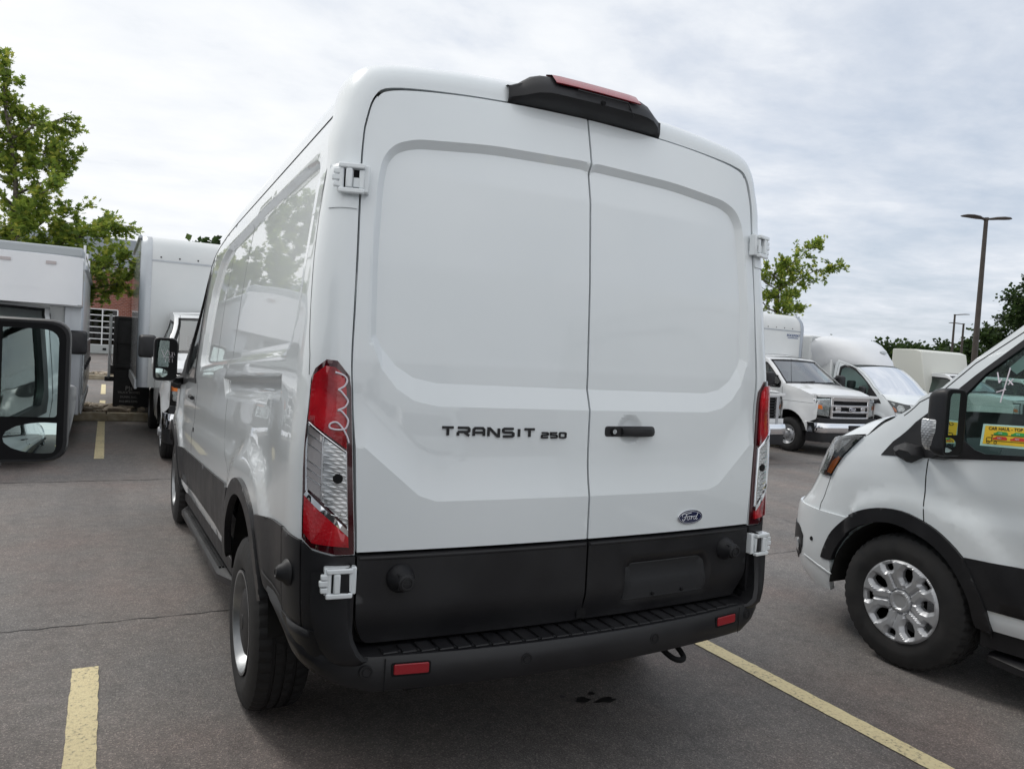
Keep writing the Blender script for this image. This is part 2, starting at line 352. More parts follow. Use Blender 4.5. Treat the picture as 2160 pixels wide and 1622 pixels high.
RECESS = [(.50, 2.13), (.56, 2.168), (.75, 2.185), (1.6, 2.2), (2.7, 2.17), (2.95, 2.12), (3.12, 1.95), (3.2, 1.52), (3.16, 1.47), (2.7, 1.475), (.62, 1.50), (.53, 1.53), (.49, 1.62)]
HPOCK = [(.622, 1.418), (2.05, 1.405), (2.02, 1.325), (.60, 1.345)]
def sidex(a, z):
    """inward displacement of the flat side: window recess, body line, arch bulges"""
    d = .022*np.clip((sdf(a, z, RECESS)+.002)/.014, 0, 1)
    d = d+.014*np.clip((sdf(a, z, HPOCK)+.0)/.012, 0, 1)
    for c, r in ((AX_R, .80), (AX_F, .78)):
        q = np.hypot((a-c)/1.0, (z-.49)/1.0)
        d = d-.020*(1-np.clip((q-.60)/.075, 0, 1)*.75-.25*sm((q-.60)/.15))*sm((z-.5)/.1)
    d = d+.016*sm((z-1.02)/.10)*(1-sm((z-1.30)/.12))*sm((a-.45)/.4)*(1-sm((a-4.2)/.3))
    return d
def SL(sg):
    def fn(a, z):
        a = np.asarray(a, float); z = np.asarray(z, float); P = S(a, z); P[..., 0] += sidex(a, z)*np.where(a < A0+.3, 1, 0); P[..., 0] *= -sg; return P
    return fn                            # sg=-1: left
def shear(P): P = np.array(P, float); P[..., 2] -= .05*(P[..., 1]-.3); return P
# rear frame ring between the door outline D and the body section B
_zs = [.45, .65, .88, 1.05, 1.2, 1.36, 1.48, 1.64, 1.8, 1.95, 2.1]
_zi = lambda z, k: float(np.interp(z, [.45, .88, 1.48, 1.8, 2.1], k))
RD = [(_zi(z, [-.832, -.836, -.868, -.858, -.85]), _zi(z, [.175, .18, .215, .25, .285]), z) for z in _zs]+[(-.846, .29, 2.18), (-.838, .295, 2.24), (-.811, .30, 2.325), (-.75, .305, 2.366), (-.536, .31, 2.396), (-.28, .31, 2.413), (0, .31, 2.42)]
def _B(z): return (-float(halfw(.4, z)), .40, z)
RB = [_B(z) for z in _zs]+[(-.921, .42, 2.2), (-.905, .44, 2.285), (-.875, .48, 2.395), (-.795, .52, 2.47), (-.55, .55, 2.515), (-.28, .56, 2.537), (0, .56, 2.545)]
_DS = np.array(spline(RD, 12)); _BS = np.array(spline(RB, 12)); _ss = np.linspace(0, len(RD)-1, len(_DS))
def s_of_z(z): return np.interp(z, _DS[:121, 2], _ss[:121])
_rt = np.linspace(0, PI/2, 400); _rx = np.sin(_rt)**(2/2.6); _ry = 1-np.cos(_rt)**(2/2.6)
_ra = np.concatenate([[0], np.cumsum(np.hypot(np.diff(_rx), np.diff(_ry)))]); _ra /= _ra[-1]
def ringS(s, u):
    s = np.asarray(s, float); u = np.clip(np.asarray(u, float), 0, 1)
    D = np.stack([np.interp(s, _ss, _DS[:, i]) for i in range(3)], -1); B = np.stack([np.interp(s, _ss, _BS[:, i]) for i in range(3)], -1)
    p = np.interp(u, _ra, _rx)[..., None]; q = np.interp(u, _ra, _ry)[..., None]
    P = D+(B-D)*np.concatenate([p, q, p], -1); return shear(P)
def ringZ(sg):
    def fn(u, z):
        P = ringS(s_of_z(z), u); P[..., 0] *= -sg; return P
    return fn
# rear door height field
DREC = [(0-.02, 1.2), (.42, 1.2), (.70, 1.3), (.785, 1.42), (.80, 1.53), (.80, 1.62), (.80, 1.8), (.785, 2.05), (.77, 2.13), (.735, 2.175), (.67, 2.20), (.4, 2.225), (-.02, 2.235)]
CRX, CRZ = [0, .58, .66, .72, .77, .80], [1.340, 1.342, 1.358, 1.395, 1.455, 1.53]
ZCX, ZCZ = [0, .58, .64, .82], [1.035, 1.035, 1.055, 1.21]
DREC = roundpoly(DREC, .06, 6); RECESS = roundpoly(RECESS, .05, 5)
def door_y(x, z):
    sx = np.asarray(x, float); x = np.abs(np.asarray(x, float)); z = np.asarray(z, float)
    E = np.interp(z, [.5, .88, 1.04, 1.48, 1.8, 2.1, 2.3, 2.45], [.172, .18, .183, .194, .225, .265, .284, .294])
    Cc = np.interp(z, [.5, .9, 1.5, 2.1, 2.3, 2.42], [.05, .05, .045, .062, .034, .010])
    y = E-Cc*(1-(x/.84)**2)
    zc = 1.035+np.interp(x, [0, .58, .64, .82], [0, 0, .02, .175])
    lr = lambda t: np.clip(t, 0, 1)
    t_ = np.clip((z-zc)/.17, 0, 1); y = y+.022*(1-(1-t_)**2)
    cr = np.interp(x, [0, .58, .66, .72, .77, .80], [1.340, 1.342, 1.358, 1.395, 1.455, 1.53])
    y = y+.024*np.minimum(lr((z-cr)/.075), lr((sdf(x, z, DREC)+.010)/.026))
    y = y+.012*sm(1-np.hypot((x-.185)/.062, (z-1.272)/.060)**2)*(sx > 0)
    return y
# ================================================================ cargo van parts
def fnx(sg):
    f0 = SL(sg); return f0
def circ(cx, cz, r, a0, a1, n): return [(cx+r*math.cos(R(a0+(a1-a0)*i/n)), cz+r*math.sin(R(a0+(a1-a0)*i/n))) for i in range(n+1)]
ARCH_FI = [(4.95, .685), (4.927, .748), (4.871, .838), (4.788, .914), (4.682, .961), (4.572, .972), (4.421, .932), (4.314, .87), (4.232, .782), (4.171, .675), (4.139, .55)]
ARCH_FO = [(5.03, .685), (4.998, .77), (4.954, .856), (4.863, .951), (4.793, 1.004), (4.685, 1.041), (4.545, 1.047), (4.421, 1.014), (4.32, .964), (4.209, .872), (4.14, .759), (4.088, .646), (4.065, .54)]
ARCH_FI = spline(ARCH_FI, 3); ARCH_FO = spline(ARCH_FO, 3)
WIN = [(4.274, 1.435), (4.297, 1.528), (4.313, 1.667), (4.228, 1.774), (4.075, 1.899), (3.87, 2.035), (3.72, 2.085), (3.58, 2.09), (3.50, 2.04), (3.48, 1.7), (3.475, 1.44), (3.51, 1.395), (3.993, 1.389), (4.169, 1.382), (4.22, 1.398)]
SURR = [(4.746, 1.325), (4.687, 1.404), (4.548, 1.513), (4.426, 1.624), (4.279, 1.765), (4.08, 1.935), (3.88, 2.085), (3.72, 2.14), (3.56, 2.145), (3.45, 2.09), (3.43, 1.7), (3.425, 1.36), (3.99, 1.366), (4.314, 1.343), (4.457, 1.334)]
LAMP = [(.012, .878), (.012, 1.39), (.03, 1.43), (0.198, 1.475), (0.343, 1.478), (0.488, 1.45), (0.541, 1.42), (0.554, 1.25), (0.568, 1.0), (0.568, .925), (0.462, .898), (0.198, .878)]
def tyre(name, parent, r=RT, w=.235, rim=.205, n=144, mat_=RUBBER):
    h = w/2
    prof = [(-h+.03, rim), (-h+.012, rim+.012), (-h, rim+.05), (-h+.002, r-.075), (-h+.010, r-.035), (-h+.022, r-.012), (-h+.040, r-.003),
            (-h*.42, r), (-h*.40, r-.010), (-h*.30, r-.010), (-h*.28, r), (-.006, r), (-.005, r-.009), (.005, r-.009), (.006, r), (h*.28, r), (h*.30, r-.010), (h*.40, r-.010), (h*.42, r),
            (h-.040, r-.003), (h-.022, r-.012), (h-.010, r-.035), (h-.002, r-.075), (h, rim+.05), (h-.012, rim+.012), (h-.03, rim)]
    v, f = lathe(prof, n); v = [list(p) for p in v]; k = len(prof)
    for i in range(n):
        if i % 3 == 0:
            for j in (5, 6, 7, 18, 19, 20):
                p = v[i*k+j]; q = math.hypot(p[1], p[2]); s = (q-.0055)/q; p[1] *= s; p[2] *= s
        if i % 3 == 1:
            for j in (10, 11, 14, 15):
                p = v[i*k+j]; q = math.hypot(p[1], p[2]); s = (q-.005)/q; p[1] *= s; p[2] *= s
    # raised lettering ring on the sidewall
    return pyd(name, v, f, mat_, parent, smooth=32)
def steel_rim(name, parent, side=-1, rr=.207, m=RIMG):
    prof = [(.085, rr-.012), (.10, rr), (.112, rr+.004), (.112, rr-.006), (.095, rr-.016), (.06, rr-.026), (.045, rr-.05), (.050, rr-.075), (.062, rr-.10), (.066, rr-.12), (.045, .075), (.045, .0)]
    g = G(); v, f = lathe([(side*a, b) for a, b in prof], 48); g.add(v, f); o = g.out(name, m, parent, smooth=35)
    return o
def hub_cap(parent, side=-1):
    prof = [(.050, .150), (.078, .146), (.092, .132), (.100, .10), (.106, .04), (.107, .0)]
    v, f = lathe([(side*a, b) for a, b in prof], 40); g = G().add(v, f)
    for i in range(8):
        t = 2*PI*i/8; g.cyl((side*.080, .088*math.cos(t), .088*math.sin(t)), (side*.089, .088*math.cos(t), .088*math.sin(t)), .012, .010, 10)
    g.cyl((side*.088, 0, 0), (side*.108, 0, 0), .036, .032, 20)
    return g.out('hub_cap', BLACK, parent, smooth=35)
def rim_holes(parent, side, n, r0, a, b, x):
    g = G()
    for i in range(n):
        t = 2*PI*(i+.5)/n; c = (side*x, r0*math.cos(t), r0*math.sin(t)); u = (-math.sin(t), math.cos(t)); w = (math.cos(t), math.sin(t)); vv = []
        for k in range(14):
            q = 2*PI*k/14; vv.append((c[0], c[1]+u[0]*a*math.cos(q)+w[0]*b*math.sin(q), c[2]+u[1]*a*math.cos(q)+w[1]*b*math.sin(q)))
        g.add(vv, [tuple(range(14))])
    return g.out('rim_slot', GAP, parent)
def wheel_cover(parent, side=-1):
    Ro = .212; holes = []
    for i in range(5):
        t = R(90+72*i+11)                 # long openings
        def P(r, da): return (r*math.cos(t+R(da)), r*math.sin(t+R(da)))
        holes.append([P(.100, -5), P(.122, -11.5), P(.150, -10.5), P(.176, -5.5), P(.176, 5.5), P(.150, 10.5), P(.122, 11.5), P(.100, 5)])
        t = R(90+72*i+47)
        holes.append([P(.156, -6), P(.168, -7.5), P(.188, -6.5), P(.188, 6.5), P(.168, 7.5), P(.156, 6)])
    ol = [(Ro*math.cos(2*PI*i/72), Ro*math.sin(2*PI*i/72)) for i in range(72)]
    def hgt(u, w):
        u = np.asarray(u); w = np.asarray(w); r = np.hypot(u, w); dm = np.full(r.shape, 9.)
        for h in holes: dm = np.minimum(dm, -sdf(u, w, h))
        base = .098+.020*sm((Ro-r)/.02)-.020*sm((.17-r)/.13)
        base = base-.022*(1-np.clip(dm/.016, 0, 1))
        th_ = np.degrees(np.arctan2(w, u))
        for i in range(5):
            for off in (11, 47):
                dd = np.abs((th_-(90+72*i+off)+180) % 360-180)*R(1)*r
                base = base-.012*(1-np.clip(dd/.010, 0, 1))*np.clip((r-.06)/.01, 0, 1)*(r < (.105 if off == 11 else .156))
        base = np.where(r < .062, .086+.020*sm((.062-r)/.012)-.006*sm((.040-r)/.006), base)
        return base
    def fn(u, w): return np.stack([side*hgt(u, w), np.asarray(u, float), np.asarray(w, float)], -1)
    return patch('wheel_cover', ol, fn, .0065, SILVER, parent, holes=holes, flange=(-side*.022, 0, 0), flip=(side < 0), smooth=20)
def wheel(parent_van, x, y, side, cover, z=RT, name='wheel', label=None, r=RT):
    e = empty(name, (x, y, z)); e.parent = parent_van
    if label: e['label'] = label
    tyre('tyre', e, r=r)
    if cover: wheel_cover(e, side).scale = (1, 1.05, 1.05); box('brake_disc', side*.02, side*.03, -.1, .1, -.1, .1, UNDER, e)
    else: steel_rim('rim', e, side); hub_cap(e, side)
    if not cover: rim_holes(e, side, 12, .160, .014, .009, .068)
    return e
def hinge(parent, loc, rz, sg):
    h = empty('hinge', loc); h.parent = parent; h.rotation_euler = (0, 0, rz); h.scale = (1.12, 1, 1)
    m_ = lambda x0, x1: (x0, x1) if sg < 0 else (-x1, -x0)
    def bx(g, x0, x1, y0, y1, z0, z1): a, b = m_(x0, x1); g.box(a, b, y0, y1, z0, z1)
    g = G(); bx(g, -.030, .058, .000, .030, -.040, .046); g.out('hinge_base', WHITE, h, bevel=.004)
    g = G()
    bx(g, -.026, .046, -.018, .002, .030, .046); bx(g, -.026, .046, -.018, .002, -.046, -.030)
    bx(g, -.006, .012, -.018, .002, -.030, .030); g.out('hinge_frame', WHITE, h, bevel=.004)
    g = G(); bx(g, .014, .044, -.006, .004, -.026, .004); bx(g, .030, .044, -.009, .004, -.028, .028); g.out('hinge_link', WHITE, h, bevel=.002)
    g = G(); bx(g, .014, .030, -.0015, .006, -.028, .028); bx(g, -.024, -.008, -.0015, .006, -.028, .028); g.out('hinge_slot', GAP, h)
    g = G()
    for z0, z1, x0 in ((.012, .028, -.040), (-.008, .010, -.044), (-.028, -.012, -.040)): bx(g, x0, -.012, -.012, .006, z0, z1)
    g.cyl((m_(-.018, -.018)[0], -.006, -.034), (m_(-.018, -.018)[0], -.006, .034), .007, n=12); g.out('hinge_pin', WHITE, h, bevel=.003)
    return h
GL = {'T': [[(0, 1), (1, 1)], [(.5, 1), (.5, 0)]], 'R': [[(0, 0), (0, .45)], [(0, 1), (.9, 1), (1, .85), (1, .6), (.88, .47), (0, .47)], [(.55, .45), (1, 0)]],
      'A': [[(0, 0), (0, .8), (.14, 1), (.86, 1), (1, .8), (1, 0)], [(0, .42), (1, .42)]], 'N': [[(0, 0), (0, 1), (.12, 1), (.88, 0), (1, 0), (1, 1)]],
      'S': [[(1, 1), (.12, 1), (0, .88), (0, .62), (.12, .52), (.88, .5), (1, .38), (1, .12), (.88, 0), (0, 0)]], 'I': [[(.5, 0), (.5, 1)]],
      '2': [[(0, 1), (.88, 1), (1, .88), (1, .62), (.88, .5), (.12, .5), (0, .38), (0, 0), (1, 0)]], '5': [[(1, 1), (0, 1), (0, .55), (.88, .52), (1, .4), (1, .12), (.88, 0), (0, 0)]],
      '0': [[(.12, 0), (.88, 0), (1, .12), (1, .88), (.88, 1), (.12, 1), (0, .88), (0, .12), (.12, 0)]]}
def stroke_text(name, items, fn, m, parent, depth=.006):
    """items: (glyph, x, z, w, h, stroke)"""
    for ch, x, z, w, h, st in items:
        g = G()
        for pl_ in GL[ch]:
            P = [np.array((x+a*w, z+b*h)) for a, b in pl_]; n = len(P); Lp = []; Rp = []
            for i, p in enumerate(P):
                d0 = (P[i]-P[i-1]) if i > 0 else (P[1]-P[0]); d1 = (P[i+1]-P[i]) if i < n-1 else d0
                if i == 0: d0 = d1
                n0 = np.array((-d0[1], d0[0]))/np.hypot(*d0); n1_ = np.array((-d1[1], d1[0]))/np.hypot(*d1); nn = n0+n1_; nn /= np.hypot(*nn); k = min(1/max(nn@n0, .5), 1.6)
                Lp.append(p+nn*st/2*k); Rp.append(p-nn*st/2*k)
            for i in range(n-1):
                q = [Lp[i], Lp[i+1], Rp[i+1], Rp[i]]; v = []
                for hh in (-.001, depth):
                    for a in q:
                        b = fn(a[0], a[1]); v.append((b[0], b[1]-hh, b[2]))
                g.add(v, [(0, 1, 2, 3), (7, 6, 5, 4), (0, 4, 5, 1), (1, 5, 6, 2), (2, 6, 7, 3), (3, 7, 4, 0)])
        g.out(name, m, parent)
def mirror_unit(van, sg):
    """door mirror; origin of the head at its centre"""
    e = empty('side_mirror', (sg*1.135, 4.305, 1.33)); e.parent = van
    def ring(x0, x1, z0, z1, y, r, n=6):
        return [(a, y, b) for a, b in roundpoly([(x0, z0), (x1, z0), (x1, z1), (x0, z1)], r, n)]
    w, h = .084, .163; rings = []
    for y, k, dz in ((-.062, 1.0, 0), (-.066, .985, 0), (-.045, 1.015, 0), (-.015, .99, 0), (.012, .92, .004), (.032, .80, .008), (.042, .6, .01)):
        rings.append([(a*sg, b, c+dz) for a, b, c in ring(-w*k, w*(k if k > .9 else k*.96), -h*k, h*k, y, [.05*k, .045*k, .04*k, .055*k])])
    rings = [rings[1], rings[0]]+rings[2:]
    G().loft(rings, True, True).out('mirror_shell', CLAD, e, smooth=50)
    # recessed mirrors, turned a little inboard
    al = R(6.5)*sg
    def gl(name, z0, z1, x0, x1, rr, bulge, m):
        def fn(a, b):
            a = np.asarray(a, float); b = np.asarray(b, float); cx, cz = (x0+x1)/2, (z0+z1)/2
            y = -.069+(a-cx)*math.tan(-R(6.5))*1.0+bulge*(((a-cx)/.09)**2+((b-cz)/.05)**2); return np.stack([a*sg, y, b], -1)
        ol = roundpoly([(x0, z0), (x1, z0), (x1, z1), (x0, z1)], rr, 5)
        patch(name, ol, fn, .012, m, e, flip=(sg < 0), flange=(0, .01, 0))
    ol = roundpoly([(-.077, -.155), (.077, -.155), (.077, .155), (-.077, .155)], [.04, .04, .035, .05], 6)
    G().prism([(a*sg, b) for a, b in ol], lambda a, b, d: (a, -.0665+d, b), .006).out('mirror_bezel', GAP, e)
    gl('mirror_glass', -.058, .142, -.066, .066, [.008, .008, .03, .045], 0, MIRROR)
    gl('spotter_glass', -.146, -.066, -.066, .066, [.026, .022, .006, .006], .010, MIRROR)
    # turn lamp on the outer front edge
    v = []
    tl = G()
    rr_ = []
    for z, xx, y0, y1 in ((-.14, .060, .0, .035), (-.115, .074, -.02, .046), (-.05, .083, -.025, .052), (.005, .085, -.025, .050), (.010, .082, -.02, .045)):
        rr_.append([(sg*xx, y0, z), (sg*(xx+.010), (y0+y1)/2-.015, z), (sg*(xx+.004), y1*.9, z), (sg*(xx-.03), y1+.006, z), (sg*(xx-.035), y0, z)])
    tl.loft(rr_, True, True).out('turn_lamp', CRYSTAL, e, smooth=40)
    g = G()
    g.loft([[(sg*(-.06+dx), y, z) for dx, y, z in ((0, -.035, zz-.02), (0, .045, zz-.02), (.0, .045, zz+.02), (0, -.035, zz+.02))] for zz in (-.16,)]+
           [[(sg*(x), y, z) for y, z in ((-.03+o, zz-.03), (.06+o, zz-.035), (.06+o, zz+.03), (-.03+o, zz+.02))] for x, zz, o in ((-.10, -.165, .05), (-.16, -.16, .14))], True, True)
    g.out('mirror_arm', BLACK, e, bevel=.008)
    return e
def build_van(name, label, group, cover=False, sticker=False):
    van = empty(name, (0, 0, 0), label, 'van', group)
    for sg in (-1, 1):
        fn = SL(sg); fl = (sg < 0)
        fin = (-sg*.03, 0, 0)
        # ---- white side shell with wheel arches and the door window cut out
        top = [(y, z) for y, z in TOPE if .40 < y]
        ol = [(.40, .70), (.40, 2.32)]+top+[(4.912, 1.502), (4.938, 1.425), (5.056, 1.420), (5.214, 1.398), (5.4, 1.368), (6.157, 1.36), (6.157, .975), (5.235, .962), (5.083, .955), (4.863, .945)]
        ol += [p for p in ARCH_FI if p[1] > .9 and p[0] < 4.86 or p[0] < 4.6]+[(4.13, .545), (1.585, .55)]+circ(1.15, .49, .44, 12, 160, 24)+[(.715, .72)]
        patch('side_panel', ol, fn, .035, WHITE, van, holes=[WIN], flip=fl, lines=[circ(AX_F, .49, .60, 35, 150, 30), circ(AX_F, .49, .675, 35, 150, 30), circ(AX_R, .49, .60, 25, 150, 30), circ(AX_R, .49, .675, 25, 150, 30), offpoly(RECESS, -.003), offpoly(RECESS, .013), offpoly(HPOCK, -.001), offpoly(HPOCK, .013)] if True else ())
        patch('window_surround', SURR, fn, .05, BLACK, van, holes=[WIN], flip=fl, off=.004, rim=.02)
        gp = patch('door_window', WIN, lambda a, z: fn(a, z)-np.array([sg*.008, 0, 0]), .1, GLASS, van, flip=fl)
        # ---- shut lines
        for nm, path in (('door_seam', [(4.443, 1.33), (4.443, 1.243), (4.434, 1.118), (4.421, 1.014), (4.409, .929)]),
                         ('door_seam', [(3.40, 2.2), (3.37, 1.9), (3.36, 1.36), (3.41, 1.0), (3.43, .9)]),
                         ('pillar_seam', [(4.72, 1.545), (4.55, 1.62), (4.433, 1.687), (4.293, 1.824), (4.089, 1.971), (3.9, 2.09), (3.6, 2.17), (3.42, 2.2)]),
                         ('bonnet_seam', [(4.83, 1.536), (4.90, 1.502), (4.915, 1.465), (4.938, 1.425)]),
                         ('bumper_seam', [(5.116, 1.16), (5.112, 1.08), (5.10, 1.0), (5.083, .958)])):
            ribbon(nm, path, fn, .006, GAP, van, flip=fl)
        for path in ([(1.95, 2.2), (1.96, 1.9), (1.96, 1.45), (1.93, 1.1), (1.62, .93)], [(2.55, 2.17), (2.57, 1.9), (2.57, 1.49)]):
            ribbon('panel_seam', path, fn, .0035, MATS.get('seam_grey') or mat('seam_grey', (.16, .165, .17), .6), van, flip=fl)
        # ---- plastic cladding
        sect = [p for p in ARCH_FO if p[0] >= 4.421]; sect2 = [p for p in ARCH_FO if p[0] <= 4.421]
        i1 = [p for p in ARCH_FI if p[0] >= 4.421]; i2 = [p for p in ARCH_FI if p[0] <= 4.421]
        patch('arch_trim', sect+i1[::-1], fn, .022, CLAD, van, flip=fl, off=.018, rim=.03)
        patch('arch_trim', sect2+i2[::-1], fn, .022, CLAD, van, flip=fl, off=.018, rim=.03)
        patch('arch_trim', circ(1.15, .49, .508, 12, 165, 30)+circ(1.15, .49, .44, 165, 12, 30), fn, .022, CLAD, van, flip=fl, off=.018, rim=.03)
        patch('side_cladding', [(4.203, .873), (3.0, .885), (2.16, .893), (2.16, .63), (4.085, .646), (4.14, .759)], fn, .05, CLAD, van, flip=fl, off=.010, rim=.02)
        patch('side_cladding', [(2.155, .893), (1.53, .905), (1.61, .77), (1.655, .60), (2.155, .628)], fn, .05, CLAD, van, flip=fl, off=.010, rim=.02)
        patch('rear_cladding', [(.79, .86), (.78, .912), (.55, .931), (.40, .935), (.40, .655), (.485, .66), (.63, .69), (.70, .75)], fn, .03, CLAD, van, flip=fl, off=.010, rim=.02)
        ribbon('cladding_groove', [(.62, .74), (.50, .71), (.42, .70)], lambda a, z: fn(a, z)+np.array([sg*.0125, 0, 0]), .007, STEEL if False else MATS.get('groove_grey') or mat('groove_grey', (.09, .09, .095), .5), van, flip=fl)
        # front bumper, fog lamp, headlight
        bo = [(4.863, .951), (5.083, .958), (5.235, .965), (6.157, .975), (6.157, .47), (5.3, .50), (5.03, .50), (4.975, .60), (4.968, .677), (5.028, .679), (4.998, .77), (4.954, .856)]
        patch('front_bumper', bo, fn, .05, WHITE, van, flip=fl, off=.012, rim=.03)
        ribbon('bumper_crease', [(5.2, .66), (5.12, .645), (4.96, .60)], lambda a, z: fn(a, z)+np.array([sg*.012, .004, 0]), .01, WHITE, van, flip=fl, off=.008)
        patch('grille', [(5.62, 1.0), (6.157, 1.0), (6.157, 1.30), (5.66, 1.29)], fn, .05, BLACK, van, flip=fl, off=.008, rim=.01)
        fg = patch('fog_lamp_bezel', [(5.29, .83), (5.25, .81), (5.209, .773), (5.215, .704), (5.262, .655), (5.40, .60), (5.52, .62), (5.52, .84)], fn, .03, BLACK, van, flip=fl, off=.017, rim=.01)
        q = fn(5.27, .70); patch('fog_lamp', [(5.26, .67), (5.24, .71), (5.27, .75), (5.31, .74), (5.32, .69)], fn, .02, CHROME, fg, flip=fl, off=.024, rim=.008)
        patch('parking_sensor', circ(5.115, .775, .013, 0, 345, 10), fn, .02, GAP, van, flip=fl, off=.015, rim=.004)
        hl = roundpoly([(4.954, 1.418), (4.974, 1.379), (5.062, 1.281), (5.095, 1.217), (5.111, 1.164), (5.3, 1.165), (5.42, 1.20), (5.52, 1.28), (5.50, 1.36), (5.2, 1.398), (5.056, 1.415)], .012, 3)
        hd = patch('headlight', hl, fn, .04, mat('lamp_housing', (.035, .04, .045), .25, coat=1), van, flip=fl, off=.003, rim=.01)
        patch('amber_reflector', [(5.075, 1.275), (5.10, 1.22), (5.115, 1.18), (5.17, 1.185), (5.16, 1.25), (5.10, 1.29)], fn, .03, AMBER, hd, flip=fl, off=.007)
        patch('lamp_reflector', [(5.19, 1.19), (5.3, 1.195), (5.36, 1.25), (5.34, 1.33), (5.24, 1.35), (5.18, 1.30)], fn, .02, CRYSTAL, hd, flip=fl, off=.007)
        patch('lamp_reflector', [(5.06, 1.37), (5.12, 1.32), (5.15, 1.37), (5.05, 1.395)], fn, .02, CRYSTAL, hd, flip=fl, off=.007)
        patch('headlight_lens', hl, fn, .04, CLEAR, hd, flip=fl, off=.014)
        ribbon('bonnet_gap', [(4.95, 1.424), (5.056, 1.417), (5.214, 1.397), (5.4, 1.367), (6.15, 1.36)], fn, .012, GAP, van, flip=fl, off=.006)
        # ---- door handle, lock plug
        q = fn(3.53, 1.262); G().cyl(q+np.array([sg*.02, -.075, 0]), q+np.array([sg*.02, .075, 0]), .014, n=10).out('door_handle', BLACK, van, smooth=50)
        q = fn(3.33, 1.05); G().cyl(q-np.array([0, 0, 0]), q+np.array([sg*.004, 0, 0]), .016, n=12).out('lock_plug', GAP, van)
        # ---- mirror base on the sail panel
        q = fn(4.55, 1.345); G().loft([[tuple(q+np.array([sg*o, a, b])) for a, b in pts] for o, pts in
            ((.0, [(-.09, .00), (-.02, -.045), (.08, -.01), (.09, .03), (.03, .06), (-.06, .05)]), (.05, [(-.08, .005), (-.02, -.038), (.05, -.01), (.06, .02), (.02, .045), (-.05, .04)]), (.075, [(-.06, .005), (-.02, -.02), (.02, -.01), (.03, .01), (.01, .025), (-.04, .02)]))], True, True).out('mirror_base', BLACK, van, smooth=45)
        mirror_unit(van, sg)
        # ---- sill and running board
        g = G()
        for z0, z1, xo0, xo1, ya, yb in ((.455, .545, .90, .965, 1.62, 4.13),):
            for i in range(12):
                y0 = ya+(yb-ya)*i/12; y1 = ya+(yb-ya)*(i+1)/12; v = []
                for y in (y0, y1):
                    s_ = .05*(y-.3); v += [(sg*xo0, y, z0-s_), (sg*xo1, y, z0-s_), (sg*(xo1+.005), y, z1-s_), (sg*xo0, y, z1-s_)]
                g.add(v, [(0, 1, 2, 3), (7, 6, 5, 4), (0, 4, 5, 1), (1, 5, 6, 2), (2, 6, 7, 3), (3, 7, 4, 0)])
        g.out('sill', BLACK, van)
        rb = G(); ys = np.linspace(1.75, 4.10, 14); rings = []
        for i, y in enumerate(ys):
            e_ = min(1, min(i, len(ys)-1-i)/1.0*.9+.25); zz = .40-.05*(y-.3); xo = .93+.075*e_
            rings.append([(sg*.88, y, zz+.03), (sg*(xo-.02), y, zz+.028), (sg*xo, y, zz+.012), (sg*xo, y, zz-.02), (sg*.90, y, zz-.035)])
        rb.loft(rings, True, True).out('running_board', CLAD, van, smooth=40)
        g = G()
        for k in range(5):
            x = .915+.016*k; g.add([(sg*(x+dx), y, .4325-.05*(y-.3)+dz) for y in (1.98, 3.88) for dx, dz in ((0, -.004), (.010, -.004), (.010, .004), (0, .004))], [(0, 1, 2, 3), (7, 6, 5, 4), (0, 4, 5, 1), (1, 5, 6, 2), (2, 6, 7, 3), (3, 7, 4, 0)])
        g.out('step_rib', CLAD, van)
        # ---- rear frame ring: white upper, black tower below
        su = np.linspace(float(s_of_z(.875)), len(RD)-1, 70); uu = np.linspace(0, 1, 12)
        A, B_ = np.meshgrid(su, uu, indexing='ij'); P = ringS(A, B_); P[..., 0] *= -sg; n1_, n2_ = A.shape
        f = [(i*n2_+j, (i+1)*n2_+j, (i+1)*n2_+j+1, i*n2_+j+1) for i in range(n1_-1) for j in range(n2_-1)]
        if sg > 0: f = [q[::-1] for q in f]
        Pf = P.reshape(-1, 3); inner = P[:, 0]+np.array([0, .05, 0]); nb = len(Pf); Pf = np.concatenate([Pf, P[:, 0], inner])
        f += [((nb+i, nb+n1_+i, nb+n1_+i+1, nb+i+1) if sg < 0 else (nb+i+1, nb+n1_+i+1, nb+n1_+i, nb+i)) for i in range(n1_-1)]
        pyd('rear_frame', Pf, f, WHITE, van, smooth=True)
        rz_ = ringZ(sg)
        # raised wheelhouse of the upper hinge
        patch('hinge_recess', roundpoly([(-.02+.03, 1.955), (.62, 1.955), (.74, 1.99), (.74, 2.10), (.60, 2.135), (.01, 2.125)], .03, 3), rz_, .02, WHITE, van, flip=not fl if False else fl, off=.005, rim=.008)
        ribbon('panel_seam', [(.985, 2.15), (.93, 1.95), (.80, 1.75), (.68, 1.56), (.62, 1.49), (.60, 1.43)], rz_, .0035, MATS['seam_grey'], van, flip=fl)
        # ---- tail lamp
        tl = patch('tail_light', LAMP, rz_, .03, DRED, van, flip=fl, off=.006, rim=.014)
        patch('tail_lens', [(0.085, 1.205), (0.085, 1.385), (0.106, 1.43), (0.224, 1.455), (0.343, 1.458), (0.475, 1.43), (0.502, 1.40), (0.508, 1.292)], rz_, .03, RED, tl, flip=fl, off=.015, rim=.012)
        patch('tail_lens', [(0.079, .902), (0.085, .935), (0.521, 1.062), (0.528, .945), (0.436, .915)], rz_, .03, RED, tl, flip=fl, off=.015, rim=.012)
        patch('tail_lens', [(0.085, .935), (0.085, .955), (0.492, 1.075), (0.521, 1.062)], rz_, .03, CHROME, tl, flip=fl, off=.016, rim=.008)
        patch('reverse_lens', [(0.085, .965), (0.085, 1.19), (0.330, 1.24), (0.343, 1.045)], rz_, .02, CRYSTAL, tl, flip=fl, off=.013, rim=.010)
